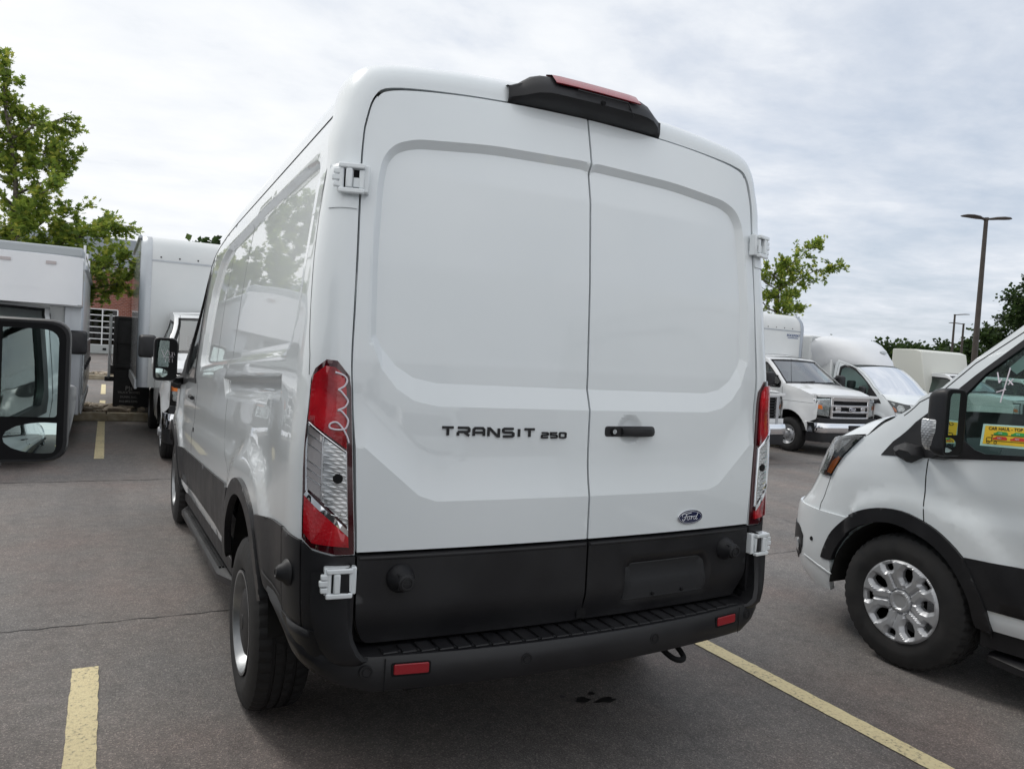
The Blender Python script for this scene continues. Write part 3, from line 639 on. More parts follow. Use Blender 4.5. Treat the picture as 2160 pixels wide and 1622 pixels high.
        patch('reverse_lens', [(0.350, 1.05), (0.337, 1.242), (0.502, 1.275), (0.495, 1.083)], rz_, .02, mat('clear_side_lens', (.42, .39, .39), .15, metal=.5, coat=1), tl, flip=fl, off=.013, rim=.010)
        for k, (u0, z0, u1, z1) in enumerate(((.085, 1.195, .505, 1.283), (.498, 1.075, .505, 1.283), (.343, 1.045, .333, 1.242), (.085, .955, .085, 1.195))):
            ribbon('lens_edge', [(u0, z0), (u1, z1)], lambda u, z: rz_(u, z), .006 if k != 3 else .004, CHROME, tl, off=.019, flip=fl, step=.05)
        for z0 in (1.23, 1.20, 1.15, 1.125, 1.1):
            ribbon('lens_rib', [(0.350, z0-.006), (0.495, z0+.02)], rz_, .003, CHROME, tl, off=.017, flip=fl, step=.05)
        for z0 in np.arange(.99, 1.18, .022):
            ribbon('lens_rib', [(0.092, z0), (0.317, z0+.02)], rz_, .002, CHROME, tl, off=.016, flip=fl, step=.05)
        q = rz_(0.178, 1.115); G().cyl(q+np.array([0, .004, 0]), q-np.array([-sg*.004, .018, 0]), .017, .015, 14).out('bulb', GAP, tl, smooth=40)
        # ---- black corner tower and its side
        P0 = []
        tw = [(.0, .60), (.0, .872), (.20, .872), (.462, .890), (.568, .914), (.575, .62), (.5, .60), (.3, .60)]
        patch('rear_cladding', [(.582, .916), (1.0, .936), (1.0, .655), (.582, .625)], rz_, .03, CLAD, van, flip=fl, off=.0095, rim=.02)
        patch('corner_tower', tw, rz_, .03, CLAD, van, flip=fl, off=.008, rim=.05)
        h_ = hinge(van, tuple(rz_(.235, .80)+np.array([0, -.030, 0])), R(-18)*-sg if False else sg*R(6), sg)
        h2 = hinge(van, tuple(rz_(.30, 2.045)+np.array([sg*.0, -.022, 0])), sg*R(20), sg)
        # side tie-down knob
        q = rz_(.80, .802)+np.array([sg*.004, -.002, 0])
        kn = empty('lashing_knob', tuple(q)); kn.parent = van
        v, f = lathe([(sg*a, b) for a, b in ((0, .044), (.010, .041), (.022, .028), (.033, .024), (.040, .017), (.041, 0))], 24); G().add(v, f).out('knob_body', BLACK, kn, smooth=40)
        v, f = lathe([(sg*a, b) for a, b in ((.036, .0175), (.0425, .017), (.0425, .012), (.040, .011))], 20); G().add(v, f).out('knob_ring', CLAD, kn, smooth=40)
    # ---- roof
    ysr = sorted(set([.44, .47, .5, .55]+list(np.linspace(.62, 3.9, 42)))); rings = []
    for y in ysr:
        zt = np.interp(y, [p[0] for p in TOPE], [p[1] for p in TOPE]); w0 = halfw(y, zt); pts = []
        rise = 1-.25*sm((y-2.8)/1.2)
        for (bx, bz) in [(-.885, 2.32)]+[(-.872, 2.375), (-.84, 2.432), (-.785, 2.473), (-.68, 2.498), (-.55, 2.518), (-.28, 2.540), (0, 2.547)]:
            x = bx/.885*w0; z = zt+(bz-2.32)*rise
            if y < .56: z -= (.56-y)**2*.9*(1 if bx > -.86 else .3)
            pts.append((x, y, z))
        pts = pts+[(-a, b, c) for a, b, c in pts[-2::-1]]
        rings.append([tuple(q) for q in shear(np.array(pts))])
    G().loft(rings, False, False).out('roof', WHITE, van, smooth=True)
    for sg in (-1, 1):
        p = [(sg*abs(rings[i][0][0])*1.0, rings[i][0][1], rings[i][0][2]-.004) for i in range(0, len(rings))]
        G().tube(p, .004, 5).out('roof_gutter', GAP, van)
        p = [ (sg*.76, .33, 2.385), (sg*.762, .36, 2.415), (sg*.763, .42, 2.44), (sg*.763, .5, 2.452), (sg*.762, .7, 2.458)]
        G().tube(p, .006, 6).out('roof_joint', WHITE, van, smooth=40)
    g = G()
    for x0 in (-.45, -.15, .15, .45):
        g.box(x0-.06, x0+.06, .8, 3.0, 2.35, 2.36)
    # ---- windscreen and bonnet
    ed = [(4.80, 1.545), (4.66, 1.59), (4.443, 1.70), (4.298, 1.847), (4.095, 2.006), (3.9, 2.12)]
    rings = []
    for y, z in ed:
        p = S(y, z); row = []
        for w in np.linspace(-1, 1, 15): row.append((-p[0]*-w if False else w*abs(p[0]), p[1]+.17*(1-w*w)*(1 if y > 4 else .9), p[2]+.02*(1-w*w)+(.03*(1-w*w) if y < 4 else 0)))
        rings.append(row)
    inner = [[(q[0]*.94, q[1], q[2]) for q in r_] for r_ in rings]
    G().loft(inner, False, False).out('windscreen', GLASS, van, smooth=True)
    for sg in (-1, 1):
        g = G(); rr = []
        for r_ in rings:
            a = np.array(r_[-1 if sg > 0 else 0]); b = np.array(r_[-2 if sg > 0 else 1]); rr.append([tuple(a), tuple(a*.45+b*.55), tuple(a*.45+b*.55-np.array([0, .02, .02]))])
        g.loft(rr, False, False).out('windscreen_pillar', WHITE, van, smooth=True)
    rows = []
    fa = np.array([(4.938, 1.425), (5.056, 1.420), (5.214, 1.398), (5.4, 1.368), (6.157, 1.36)])
    NW = 25
    for t in np.linspace(0, 1, 10):
        row = []
        for w in np.linspace(-1, 1, NW):
            aw = abs(w); a_ = 4.938+(6.157-4.938)*(1-aw)**.8; z_ = np.interp(a_, fa[:, 0], fa[:, 1]); F = S(a_, z_); F = np.array([F[0]*(1 if w < 0 else -1), F[1], F[2]])
            if aw < 1e-6: F[0] = 0
            p = S(4.80, 1.545); B_ = np.array([w*abs(p[0]), p[1]+.17*(1-w*w)+.0, p[2]+.02*(1-w*w)])
            q = B_*(1-t)+F*t; q[2] += .055*math.sin(PI*t)*(1-.55*aw)
            row.append(tuple(q))
        rows.append(row)
    G().loft(rows, False, False).out('bonnet', WHITE, van, smooth=True)
    # ---- rear doors
    def dfn(x, z): return shear(np.stack([np.asarray(x, float), door_y(x, z), np.asarray(z, float)], -1))
    edge = [(float(a), float(c)) for a, b, c in _DS]
    for sg in (-1, 1):
        E_ = [(-a*sg, z) for a, z in [(-(abs(x)-.007), z-(.008 if z > 2.33 else .002)) for x, z in edge if z > .885 and x < -.02]]
        xm = .004*sg
        ol = [(xm, .882), (sg*.829, .882)]+[(sg*abs(a), z) for a, z in E_]+[(xm, 2.411)]
        if sg < 0: ol = ol[::-1]
        fx = lambda X, Z, dz: [(sg*max(x, .01), z+dz) for x, z in zip(X, Z)]
        dl = [[(sg*min(max(abs(a), .01), .80), b) for a, b in offpoly(DREC, o) if a > -.005 and b > 1.33] for o in (-.010, .016)]
        dl = [[p for p in l if .012 < abs(p[0]) < .798] for l in dl]; dl = [sorted(l, key=lambda p: -math.atan2(p[1]-1.8, abs(p[0])))for l in dl]
        dr = patch('rear_door', ol, dfn, .010, WHITE, van, flange=(0, .035, 0), smooth=7, lines=[fx(CRX, CRZ, 0), fx(CRX, CRZ, .075), fx(ZCX, ZCZ, 0)]+dl)
        # lower black panel
        pl_ = roundpoly([(xm, .585), (sg*.79, .585), (sg*.826, .66), (sg*.829, .872), (xm, .872)], [0, .02, .05, 0, 0], 4)
        hol = []
        if sg > 0:
            PR = roundpoly([(.165, .628), (.612, .628), (.588, .782), (.183, .782)], .03, 4)
            def lower(x, z, PR=PR):
                P = np.stack([np.asarray(x, float), door_y(x, z)-.006, np.asarray(z, float)], -1)
                P[..., 1] += .030*sm((sdf(x, z, PR)+.002)/.016)*np.where(np.asarray(x) > 0, 1, 0)*(.35+.65*sm((np.asarray(z)-.62)/.15)); P[..., 1] += .03*sm((.70-P[..., 2])/.12); return shear(P)
        else:
            def lower(x, z):
                P = np.stack([np.asarray(x, float), door_y(x, z)-.006, np.asarray(z, float)], -1); P[..., 1] += .03*sm((.70-P[..., 2])/.12); return shear(P)
        patch('door_cladding', pl_, lower, .018, CLAD, dr, flange=(0, .03, 0), flip=(sg > 0 and False))
        ribbon('cladding_lip', [(xm+sg*.006, .862), (sg*.822, .862)], lower, .012, CLAD, dr, off=.004)
        # lashing knob on the panel
        q = lower(sg*.69, .795); kn = empty('lashing_knob', tuple(q)); kn.parent = dr
        v, f = lathe([(-a, b) for a, b in ((-.002, .046), (.010, .045), (.022, .036), (.045, .030), (.060, .026), (.064, .018), (.064, 0))], 28, 'x'); v = [(b, a, c) for a, b, c in v]
        f = [q_[::-1] for q_ in f]; g = G().add(v, f)
        for i in range(4):
            t = R(45+90*i); g.box(.028*math.cos(t)-.004, .028*math.cos(t)+.004, -.05, -.03, .028*math.sin(t)-.004, .028*math.sin(t)+.004)
        g.out('knob_body', BLACK, kn, smooth=40)
        v, f = lathe([(-a, b) for a, b in ((.060, .021), (.067, .020), (.067, .015), (.062, .014))], 24); v = [(b, a, c) for a, b, c in v]; G().add(v, [q_[::-1] for q_ in f]).box(-.014, .014, -.066, -.062, -.0025, .0025).out('knob_ring', CLAD, kn, smooth=40)
        if sg < 0:
            it = []; x = -.563
            hh, zz, st = .026, 1.249, .0078
            for ch, w in (('T', .038), ('R', .039), ('A', .037), ('N', .038), ('S', .038), ('I', .010), ('T', .038)):
                it.append((ch, x, zz+(x+.563)*-.012, w, hh, st)); x += w+.0165
            x = -.196
            for ch in '250': it.append((ch, x, 1.243, .0245, .0165, .0056)); x += .0245+.0115
            stroke_text('badge_letter', it, lambda a, b: dfn(a, b), BLACK, dr)
        else:
            # handle
            h = empty('door_handle', (.183, float(door_y(.30, 1.272))-.004, 1.272)); h.parent = dr
            G().prism(roundpoly([(-.113, -.019), (.113, -.019), (.113, .019), (-.113, .019)], .012, 4), lambda a, b, d: (a, .006-d, b), .012).out('handle_plate', BLACK, h, bevel=.003)
            rr = []
            for a, y, k in ((-.04, -.008, .8), (-.02, -.026, .95), (.02, -.034, 1), (.07, -.030, 1), (.10, -.016, .9), (.108, -.004, .8)):
                rr.append([(a, y+.012*s_ , .017*k*c_) for c_, s_ in ((-1, .3), (-.8, -.4), (0, -.7), (.8, -.4), (1, .3), (.6, 1), (-.6, 1))])
            G().loft(rr, True, True).out('handle_grip', BLACK, h, smooth=45)
            G().cyl((-.076, -.004, 0), (-.076, -.011, 0), .016, .014, 18).out('lock_surround', GAP, h, smooth=45)
            G().cyl((-.076, -.004, 0), (-.076, -.0135, 0), .0095, .009, 18).box(-.0772, -.0748, -.0142, -.013, -.005, .005).out('lock_cylinder', STEEL, h, smooth=45)
            # oval badge
            bx_, bz_ = .487, .941; by = float(door_y(bx_, bz_)); by2 = float(door_y(bx_+.06, bz_)); ang = math.atan((by2-float(door_y(bx_-.06, bz_)))/.12)
            bd = empty('oval_badge', (bx_, by-.001, bz_-.001*0), rz=ang); bd.parent = dr
            el = lambda a, b: [(a*math.cos(2*PI*i/40), b*math.sin(2*PI*i/40)) for i in range(40)]
            pr = lambda a, b, d: (a, -d, b)
            G().prism(el(.0665, .0290), pr, .004).out('badge_rim', CHROME, bd, bevel=.001)
            G().prism(el(.0635, .0262), lambda a, b, d: (a, -.0038-d, b), .0008).out('badge_field', mat('badge_blue', (.012, .018, .07), .2, coat=1), bd)
            G().prism(el(.0595, .0232), lambda a, b, d: (a, -.0044-d, b), .0006).out('badge_line', mat('badge_white', (.82, .83, .85), .3), bd)
            G().prism(el(.0580, .0218), lambda a, b, d: (a, -.0049-d, b), .0006).out('badge_field', MATS['badge_blue'], bd)
            script = [  # F, o, r, d as pen strokes
                ([(-.037, .003), (-.040, .009), (-.032, .014), (-.018, .0135), (-.004, .0155), (.004, .0165)], .0022),
                ([(-.018, .013), (-.022, .004), (-.026, -.005), (-.031, -.011), (-.037, -.010), (-.036, -.005)], .0024),
                ([(-.032, .001), (-.024, .003), (-.014, .004)], .0016),
                ([(-.006, .004), (-.012, .003), (-.016, -.004), (-.012, -.009), (-.006, -.007), (-.003, -.001), (-.006, .004), (.001, .003)], .0018),
                ([(.001, .003), (.005, .004), (.004, -.003), (.002, -.009)], .002), ([(.004, -.003), (.009, .003), (.014, .003)], .002),
                ([(.026, .002), (.020, .004), (.015, -.002), (.016, -.008), (.021, -.008), (.026, -.001)], .0018), ([(.034, .014), (.029, .004), (.025, -.005), (.028, -.009), (.033, -.006)], .0022)]
            for pts, r_ in script:
                p = spline([(a*1.15, -.0058, b*1.05) for a, b in pts], 5); G().tube(p, r_*.55, 6).out('badge_script', MATS['badge_white'], bd)
            # plate recess backing, studs
            plt = patch('plate_backing', roundpoly([(.172, .634), (.606, .634), (.583, .774), (.19, .774)], .028, 4), lower, .03, mat('plate_backing', (.022, .023, .026), .5), dr, off=.004, rim=.004)
            for px_ in (.325, .475): q = lower(px_, .648); G().cyl(q, q+np.array([0, -.014, .001]), .008, .005, 8).out('plate_stud', GAP, dr)
            for px_ in (.30, .47): q = lower(px_, .757); G().cyl(q, q+np.array([0, -.006, 0]), .004, .003, 8).out('plate_stud', GAP, dr)
    G().box(-.80, .80, .262, .266, .47, 1.5).box(-.80, .80, .345, .349, 1.45, 2.34).add([(a, float(door_y(0, z))+o, z) for z in (.6, .9, 1.05, 1.2, 1.4, 1.5, 1.8, 2.1, 2.2, 2.26, 2.4) for a, o in ((-.02, .014), (.02, .014))], [(2*i, 2*i+1, 2*i+3, 2*i+2) for i in range(10)]).out('door_void', GAP, van)
    # ---- high stop lamp pod
    pod = empty('stop_lamp_pod', (0, .3, 2.45)); pod.parent = van
    xs = [-.335, -.325, -.29, -.25, -.21, -.18, 0, .18, .21, .25, .29, .325, .335]; rr = []
    for x in xs:
        t = min(1, max(0, (abs(x)-.17)/.165)); h = max(1-t**2.6, .42); zc = -.035+.002-(.10*x)**2*.9-.06*abs(x)**2
        zt = zc+.008+.098*max(h, .0)+.012; yf = -.088*max(1-t**3, .14)+.01
        rr.append([(x, .10, zc-.004), (x, .004, zc-.004), (x, yf*.72, zc+.010), (x, yf, zc+.030*max(h, .5)), (x, yf*.86, zc+(zt-zc)*.50), (x, yf*.36, zt-.016*h), (x, .01, zt-.002), (x, .06, zt), (x, .20, zt-.03)])
    G().loft(rr, False, False).out('pod_shell', BLACK, pod, smooth=38)
    rr = []
    for x in np.linspace(-.185, .185, 13):
        zc = -.033-.06*x*x; zt = zc+.118
        k = 1 if abs(x) < .18 else .6
        rr.append([(x, -.078*.86+.001, zc+.070), (x, -.078*.86-.006*k, zc+.072), (x, -.028-.010*k, zt-.010), (x, .006, zt+.004*k), (x, .010, zt-.002)])
    G().loft(rr, False, True).out('pod_lens', REFL, pod, smooth=50)
    G().cyl((.01, -.074, .004), (.01, -.084, .001), .010, .008, 12).out('pod_camera', GAP, pod, smooth=40)
    pp = [(-.10, -.078, .026), (.12, -.078, .026), (.155, -.074, -.022)]
    G().tube(pp, .0028, 5).out('pod_ridge', BLACK, pod)
    # ---- rear step bumper
    bm = empty('rear_bumper', (0, 0, 0)); bm.parent = van
    pl = []
    for x in np.linspace(0, .80, 9): pl.append((x, .045+.118*x*x/.64*.64+.0, 1 if x < .8 else 1))
    plan = [(x, .04+.12*x*x) for x in np.linspace(0, .78, 9)]+[(.86, .145), (.925, .185), (.972, .245), (.997, .32), (1.012, .42), (1.02, .50), (1.022, .56)]
    lo_z = [.462]*9+[.478, .50, .53, .565, .61, .635, .655]
    hi_z = [.572]*9+[.572, .585, .60, .62, .665, .68, .70]
    full = [(-a, b, l, h) for (a, b), l, h in zip(plan, lo_z, hi_z)][:0:-1]+[(a, b, l, h) for (a, b), l, h in zip(plan, lo_z, hi_z)]
    rr = []
    for x, y, l, h in full:
        ux = -x/abs(x) if abs(x) > .9 else 0; dep = .14
        d = np.array([0, 1.]) if abs(x) < .8 else np.array([-math.copysign(min(1, (abs(x)-.8)/.15), x), max(0, 1-(abs(x)-.8)/.2)]); d /= np.hypot(*d)
        P_ = lambda o, z: (x+d[0]*o, y+d[1]*o, z)
        rr.append([P_(.05, l-.012), P_(.012, l), P_(.0, l+.02), P_(-.002, (l+h)/2), P_(.003, h-.012), P_(.012, h-.001), P_(.022, h), P_(.13, h+.001)])
    G().loft(rr, False, False).out('bumper_bar', CLAD, bm, smooth=40)
    # corner uprights between bumper and tower (inner lip)
    for sg in (-1, 1):
        rr = []
        for x, y, z, wd in ((.775, .135, .565, .0), (.805, .122, .572, .02), (.826, .115, .595, .03), (.842, .125, .63, .04), (.850, .135, .68, .05), (.852, .145, .74, .06), (.852, .150, .86, .06)):
            rr.append([(sg*(x), y+.06, z-.004), (sg*x, y, z), (sg*(x+.012), y-.010, z-.006), (sg*(x+.02+wd), y-.004+wd*.3, z-.02), (sg*(x+.05+wd), y+.03+wd*.4, z-.03)])
        G().loft(rr, False, False).out('bumper_upright', CLAD, bm, smooth=45)
        # filled corner skin under the tower
        cs = [(.0, .48), (.0, .62), (.9, .66), (1.0, .66), (1.0, .60), (.8, .55), (.4, .50)]
        patch('bumper_corner', cs, ringZ(sg), .03, CLAD, bm, flip=(sg < 0), off=.014, rim=.05)
        rf = roundpoly([(-.055, -.0165), (.055, -.0165), (.055, .0165), (-.055, .0165)], .006, 3)
        yy = .04+.12*.66**2; G().prism(rf, lambda a, b, d: (sg*.662+a, yy-.001-d+.158*a*sg, .533+b), .006).out('reflector', REFL, bm, bevel=.002)
        rf2 = roundpoly([(-.062, -.022), (.062, -.022), (.062, .0215), (-.062, .0215)], .008, 3)
        G().prism(rf2, lambda a, b, d: (sg*.662+a, yy-.000-d+.158*a*sg, .532+b), .003).out('reflector_surround', GAP, bm)
        for xs_, zs_ in ((.27, .523), (.80, .53)):
            ys_ = .04+.12*xs_**2; v, f = lathe([(-a, b) for a, b in ((-.004, .021), (.003, .020), (.003, .0165), (.001, .016), (.001, .012), (.0045, .011), (.0045, 0))], 20); v = [(b+sg*xs_, a+ys_+.22*xs_*b*sg, c+zs_) for a, b, c in v]
            G().add(v, [q_[::-1] for q_ in f]).out('parking_sensor', BLACK, bm, smooth=40)
        G().add([(sg*.742, .04+.12*.742**2-.0035, .465), (sg*.746, .04+.12*.746**2-.0035, .465), (sg*.746, .106-.0035, .57), (sg*.742, .106-.0035, .57)], [(0, 1, 2, 3)]).out('bumper_joint', GAP, bm)
    for i in range(25):
        x = -.72+.06*i; ye = .04+.12*x*x
        g = G()
        g.add([(x-.024, ye+.022, .5745), (x+.024, ye+.022, .5745), (x+.024-.0, .175, .576), (x-.024, .175, .576), (x-.022, ye+.024, .5785), (x+.022, ye+.024, .5785), (x+.022, .175, .5800), (x-.022, .175, .5800)],
              [(4, 5, 6, 7), (0, 1, 5, 4), (1, 2, 6, 5), (3, 0, 4, 7)])
        g.out('tread_rib', BLACK, bm)
        if i % 1 == 0: G().add([(x+.0265, ye+.020, .576), (x+.0335, ye+.020, .576), (x+.0335, ye+.030, .5795), (x+.0265, ye+.030, .5795)], [(0, 1, 2, 3)]).out('tread_stud', CLAD, bm)
    # tow loop
    G().tube(spline([(.40, .24, .46), (.405, .16, .425), (.42, .11, .405), (.445, .09, .402), (.47, .11, .408), (.478, .17, .43), (.478, .25, .46)], 5), .011, 10).out('tow_loop', GAP, van, smooth=True)
    # ---- underbody, wheel housings
    G().box(-.60, .60, .30, 5.2, .36, .42).box(-.45, .45, .9, 1.4, .26, .34).cyl((-.86, AX_R, RT), (.86, AX_R, RT), .06, n=12).out('underbody', UNDER, van)
    G().box(-.8, .8, .6, 3.30, .42, .46).box(-.86, .86, 3.36, 3.40, .42, 1.85).out('cargo_floor', UNDER, van)
    for sg in (-1, 1):
        for cy, cz in ((AX_R, .45), (AX_F, .32)):
            g = G(); n = 20; rr = []
            for x in (sg*.62, sg*.985):
                rr.append([(x, cy+.455*math.cos(PI*i/n), cz+.455*math.sin(PI*i/n)) for i in range(n+1)])
            g.loft(rr, False, False); v0 = [(sg*.62, cy+.455*math.cos(PI*i/n), cz+.455*math.sin(PI*i/n)) for i in range(n+1)]; g.add(v0, [tuple(range(n+1))])
            g.out('wheel_housing', UNDER, van, smooth=30)
    # ---- cabin
    for sx in (-.45, .45):
        st = empty('seat', (sx, 3.62, .62)); st.parent = van
        G().box(-.25, .25, -.05, .42, .0, .14).out('seat_cushion', SEAT, st, bevel=.04)
        G().add([(a, b+c*-.18, c) for c in (.12, .80) for a, b in ((-.24, -.06), (.24, -.06), (.24, .08), (-.24, .08))], [(0, 1, 2, 3), (7, 6, 5, 4), (0, 4, 5, 1), (1, 5, 6, 2), (2, 6, 7, 3), (3, 7, 4, 0)]).out('seat_back', SEAT, st, bevel=.04)
        G().box(-.13, .13, -.23, -.13, .80, .98).out('headrest', SEAT, st, bevel=.035)
    G().add([(a, b, c) for a in (-.9, .9) for b, c in ((4.62, .6), (4.2, .6), (4.12, .95), (4.20, 1.13), (4.62, 1.22))], [(0, 1, 2, 3, 4), (9, 8, 7, 6, 5), (0, 5, 6, 1), (1, 6, 7, 2), (2, 7, 8, 3), (3, 8, 9, 4), (4, 9, 5, 0)]).out('dashboard', DASH, van, bevel=.03)
    v, f = lathe([(0, .17), (.02, .185), (.0, .20), (-.02, .185), (0, .17)], 28, 'z'); o = G().add(v, f).cyl((0, 0, 0), (0, 0, -.1), .05, n=12).box(-.18, .18, -.015, .015, -.01, .01).out('steering_wheel', DASH, van, smooth=40); o.location = (-.45, 4.05, 1.10); o.rotation_euler = (R(28), 0, 0)
    for sg in (-1, 1):
        c_ = .2
        wheel(van, sg*.895, AX_R, sg, False); wheel(van, sg*.905, AX_F, sg, cover)
    return van
# ================================================================ ground
def asphalt_fn(t, b):
    tc = N(t, 'ShaderNodeTexCoord'); o = tc.outputs['Object']; lk = t.links.new
    big = N(t, 'ShaderNodeTexNoise', ins={'Scale': .35, 'Detail': 5, 'Roughness': .6}); lk(o, big.inputs['Vector'])
    mp = N(t, 'ShaderNodeMapping', ins={3: (1, .12, 1)}); lk(o, mp.inputs[0])
    st = N(t, 'ShaderNodeTexNoise', ins={'Scale': 1.6, 'Detail': 5, 'Roughness': .6}); lk(mp.outputs[0], st.inputs['Vector'])
    med = N(t, 'ShaderNodeTexNoise', ins={'Scale': 12, 'Detail': 5, 'Roughness': .65}); lk(o, med.inputs['Vector'])
    vor = N(t, 'ShaderNodeTexVoronoi', ins={'Scale': 210}); lk(o, vor.inputs['Vector'])
    vr = N(t, 'ShaderNodeSeparateColor'); lk(vor.outputs['Color'], vr.inputs[0])
    base = ramp(t, [(.30, (.150, .137, .130)), (.5, (.183, .168, .160)), (.72, (.215, .198, .188))]); lk(big.outputs[0], base.inputs[0])
    stone = ramp(t, [(0, (.40, .38, .37)), (.45, (.85, .84, .83)), (.82, (1.1, 1.08, 1.06)), (.93, (2.1, 2.0, 1.9))]); lk(vr.outputs[0], stone.inputs[0])
    m1 = N(t, 'ShaderNodeMix', data_type='RGBA', blend_type='MULTIPLY', ins={'Factor': .6}); lk(base.outputs[0], m1.inputs[6]); lk(stone.outputs[0], m1.inputs[7])
    s2 = ramp(t, [(.3, (.80, .80, .81)), (.55, (1, 1, 1)), (.75, (1.12, 1.1, 1.08))]); lk(st.outputs[0], s2.inputs[0])
    m2 = N(t, 'ShaderNodeMix', data_type='RGBA', blend_type='MULTIPLY', ins={'Factor': 1}); lk(m1.outputs[2], m2.inputs[6]); lk(s2.outputs[0], m2.inputs[7])
    s3 = ramp(t, [(.32, (.82, .82, .82)), (.6, (1.06, 1.06, 1.06))]); lk(med.outputs[0], s3.inputs[0])
    m3 = N(t, 'ShaderNodeMix', data_type='RGBA', blend_type='MULTIPLY', ins={'Factor': 1}); lk(m2.outputs[2], m3.inputs[6]); lk(s3.outputs[0], m3.inputs[7])
    hu = N(t, 'ShaderNodeTexNoise', ins={'Scale': .9, 'Detail': 4, 'Roughness': .6}); lk(o, hu.inputs['Vector'])
    hr = ramp(t, [(.35, (.93, .97, 1.0)), (.5, (1, 1, 1)), (.66, (1.07, .98, .96))]); lk(hu.outputs[0], hr.inputs[0])
    m4 = N(t, 'ShaderNodeMix', data_type='RGBA', blend_type='MULTIPLY', ins={'Factor': 1}); lk(m3.outputs[2], m4.inputs[6]); lk(hr.outputs[0], m4.inputs[7])
    # scattered dark drips and worn patches
    vo = N(t, 'ShaderNodeTexVoronoi', ins={'Scale': .55}); wn = N(t, 'ShaderNodeTexNoise', ins={'Scale': 3.5, 'Detail': 5}); lk(o, wn.inputs['Vector'])
    mw = N(t, 'ShaderNodeMix', data_type='VECTOR', ins={'Factor': .12}); lk(o, mw.inputs[4]); lk(wn.outputs['Color'], mw.inputs[5]); lk(mw.outputs[1], vo.inputs['Vector'])
    vd = ramp(t, [(.0, (.55, .54, .54)), (.035, (.72, .71, .71)), (.09, (1, 1, 1))]); lk(vo.outputs['Distance'], vd.inputs[0])
    m5 = N(t, 'ShaderNodeMix', data_type='RGBA', blend_type='MULTIPLY', ins={'Factor': .8}); lk(m4.outputs[2], m5.inputs[6]); lk(vd.outputs[0], m5.inputs[7])
    lk(m5.outputs[2], b.inputs['Base Color'])
    ad = N(t, 'ShaderNodeMath', operation='ADD'); lk(vor.outputs['Distance'], ad.inputs[0]); lk(med.outputs[0], ad.inputs[1])
    bp = N(t, 'ShaderNodeBump', ins={'Strength': .55, 'Distance': .004}); lk(ad.outputs[0], bp.inputs['Height']); lk(bp.outputs[0], b.inputs['Normal'])
ASPH = mat('asphalt', (.08, .076, .072), .72, fn=asphalt_fn)
def sheet(name, x0, x1, y0, y1, z, m, kind='structure', parent=None, nx=1, ny=1):
    v = [(x0+(x1-x0)*i/nx, y0+(y1-y0)*j/ny, z) for j in range(ny+1) for i in range(nx+1)]
    f = [(j*(nx+1)+i, j*(nx+1)+i+1, (j+1)*(nx+1)+i+1, (j+1)*(nx+1)+i) for j in range(ny) for i in range(nx)]
    o = pyd(name, v, f, m, parent); 
    if kind: o['kind'] = kind
    return o
sheet('ground', -900, 900, -900, 900, -.02, mat('grass_field', (.05, .075, .025), .95, fn=noisy(.4, (.035, .06, .018), (.075, .095, .035))))
lot = sheet('parking_lot', -160, 110, -120, 50, 0, ASPH)
def wornpaint(t, b):
    tc = N(t, 'ShaderNodeTexCoord'); o = tc.outputs['Object']; lk = t.links.new
    n = N(t, 'ShaderNodeTexNoise', ins={'Scale': 60, 'Detail': 6, 'Roughness': .7}); lk(o, n.inputs['Vector'])
    v = N(t, 'ShaderNodeTexVoronoi', ins={'Scale': 130}); lk(o, v.inputs['Vector'])
    n2 = N(t, 'ShaderNodeTexNoise', ins={'Scale': 3, 'Detail': 4}); lk(o, n2.inputs['Vector'])
    a = N(t, 'ShaderNodeMath', operation='MULTIPLY_ADD', ins={1: .35}); lk(n2.outputs[0], a.inputs[0]); lk(n.outputs[0], a.inputs[2])
    r = ramp(t, [(.53, (.78, .68, .42)), (.72, (.72, .61, .36)), (.82, (.42, .36, .24)), (.86, (.10, .09, .08))]); lk(a.outputs[0], r.inputs[0]); lk(r.outputs[0], b.inputs['Base Color'])
    bp = N(t, 'ShaderNodeBump', ins={'Strength': .45, 'Distance': .004}); lk(v.outputs['Distance'], bp.inputs['Height']); lk(bp.outputs[0], b.inputs['Normal'])
YEL = mat('yellow_line_paint', (.6, .5, .27), .7, fn=wornpaint)
def stripe(x, y0, y1, w=.105, z=.004):
    # ragged edges
    n = max(4, int((y1-y0)/.04)); v = []
    for i in range(n+1):
        y = y0+(y1-y0)*i/n; v += [(x-w/2+random.uniform(-.0025, .0025), y, z), (x+w/2+random.uniform(-.0025, .0025), y, z)]
    o = pyd('painted_line', v, [(2*i, 2*i+1, 2*i+3, 2*i+2) for i in range(n)], YEL); o['kind'] = 'structure'; return o
for k in range(-2, 4): stripe(-1.57+2.99*k, -3.2, 1.745)
for k in range(-3, 8): stripe(-1.57+2.99*k, 7.97, 12.06)
for x in (-1.57, 1.42, 4.4): stripe(x, 14.2, 16.2, z=.004); stripe(x, 18.0, 21.5, z=.004)
SEAM = mat('tar_seam', (.03, .029, .028), .6)
def crack(pts, w=.012, amp=.012):
    P = [np.array(p, float) for p in pts]; q = []
    for a, b in zip(P, P[1:]):
        k = int(np.hypot(*(b-a))/.06)+1
        for j in range(k): q.append(a+(b-a)*j/k+RNG.normal(0, amp, 2))
    v = []; 
    for i, p in enumerate(q):
        d = q[min(i+1, len(q)-1)]-q[max(i-1, 0)]; d = d/(np.hypot(*d)+1e-9); n_ = np.array((-d[1], d[0]))*w/2*random.uniform(.25, 1); v += [(p[0]+n_[0], p[1]+n_[1], .0025), (p[0]-n_[0], p[1]-n_[1], .0025)]
    o = pyd('asphalt_seam', v, [(2*i, 2*i+1, 2*i+3, 2*i+2) for i in range(len(q)-1)], SEAM); o['kind'] = 'structure'
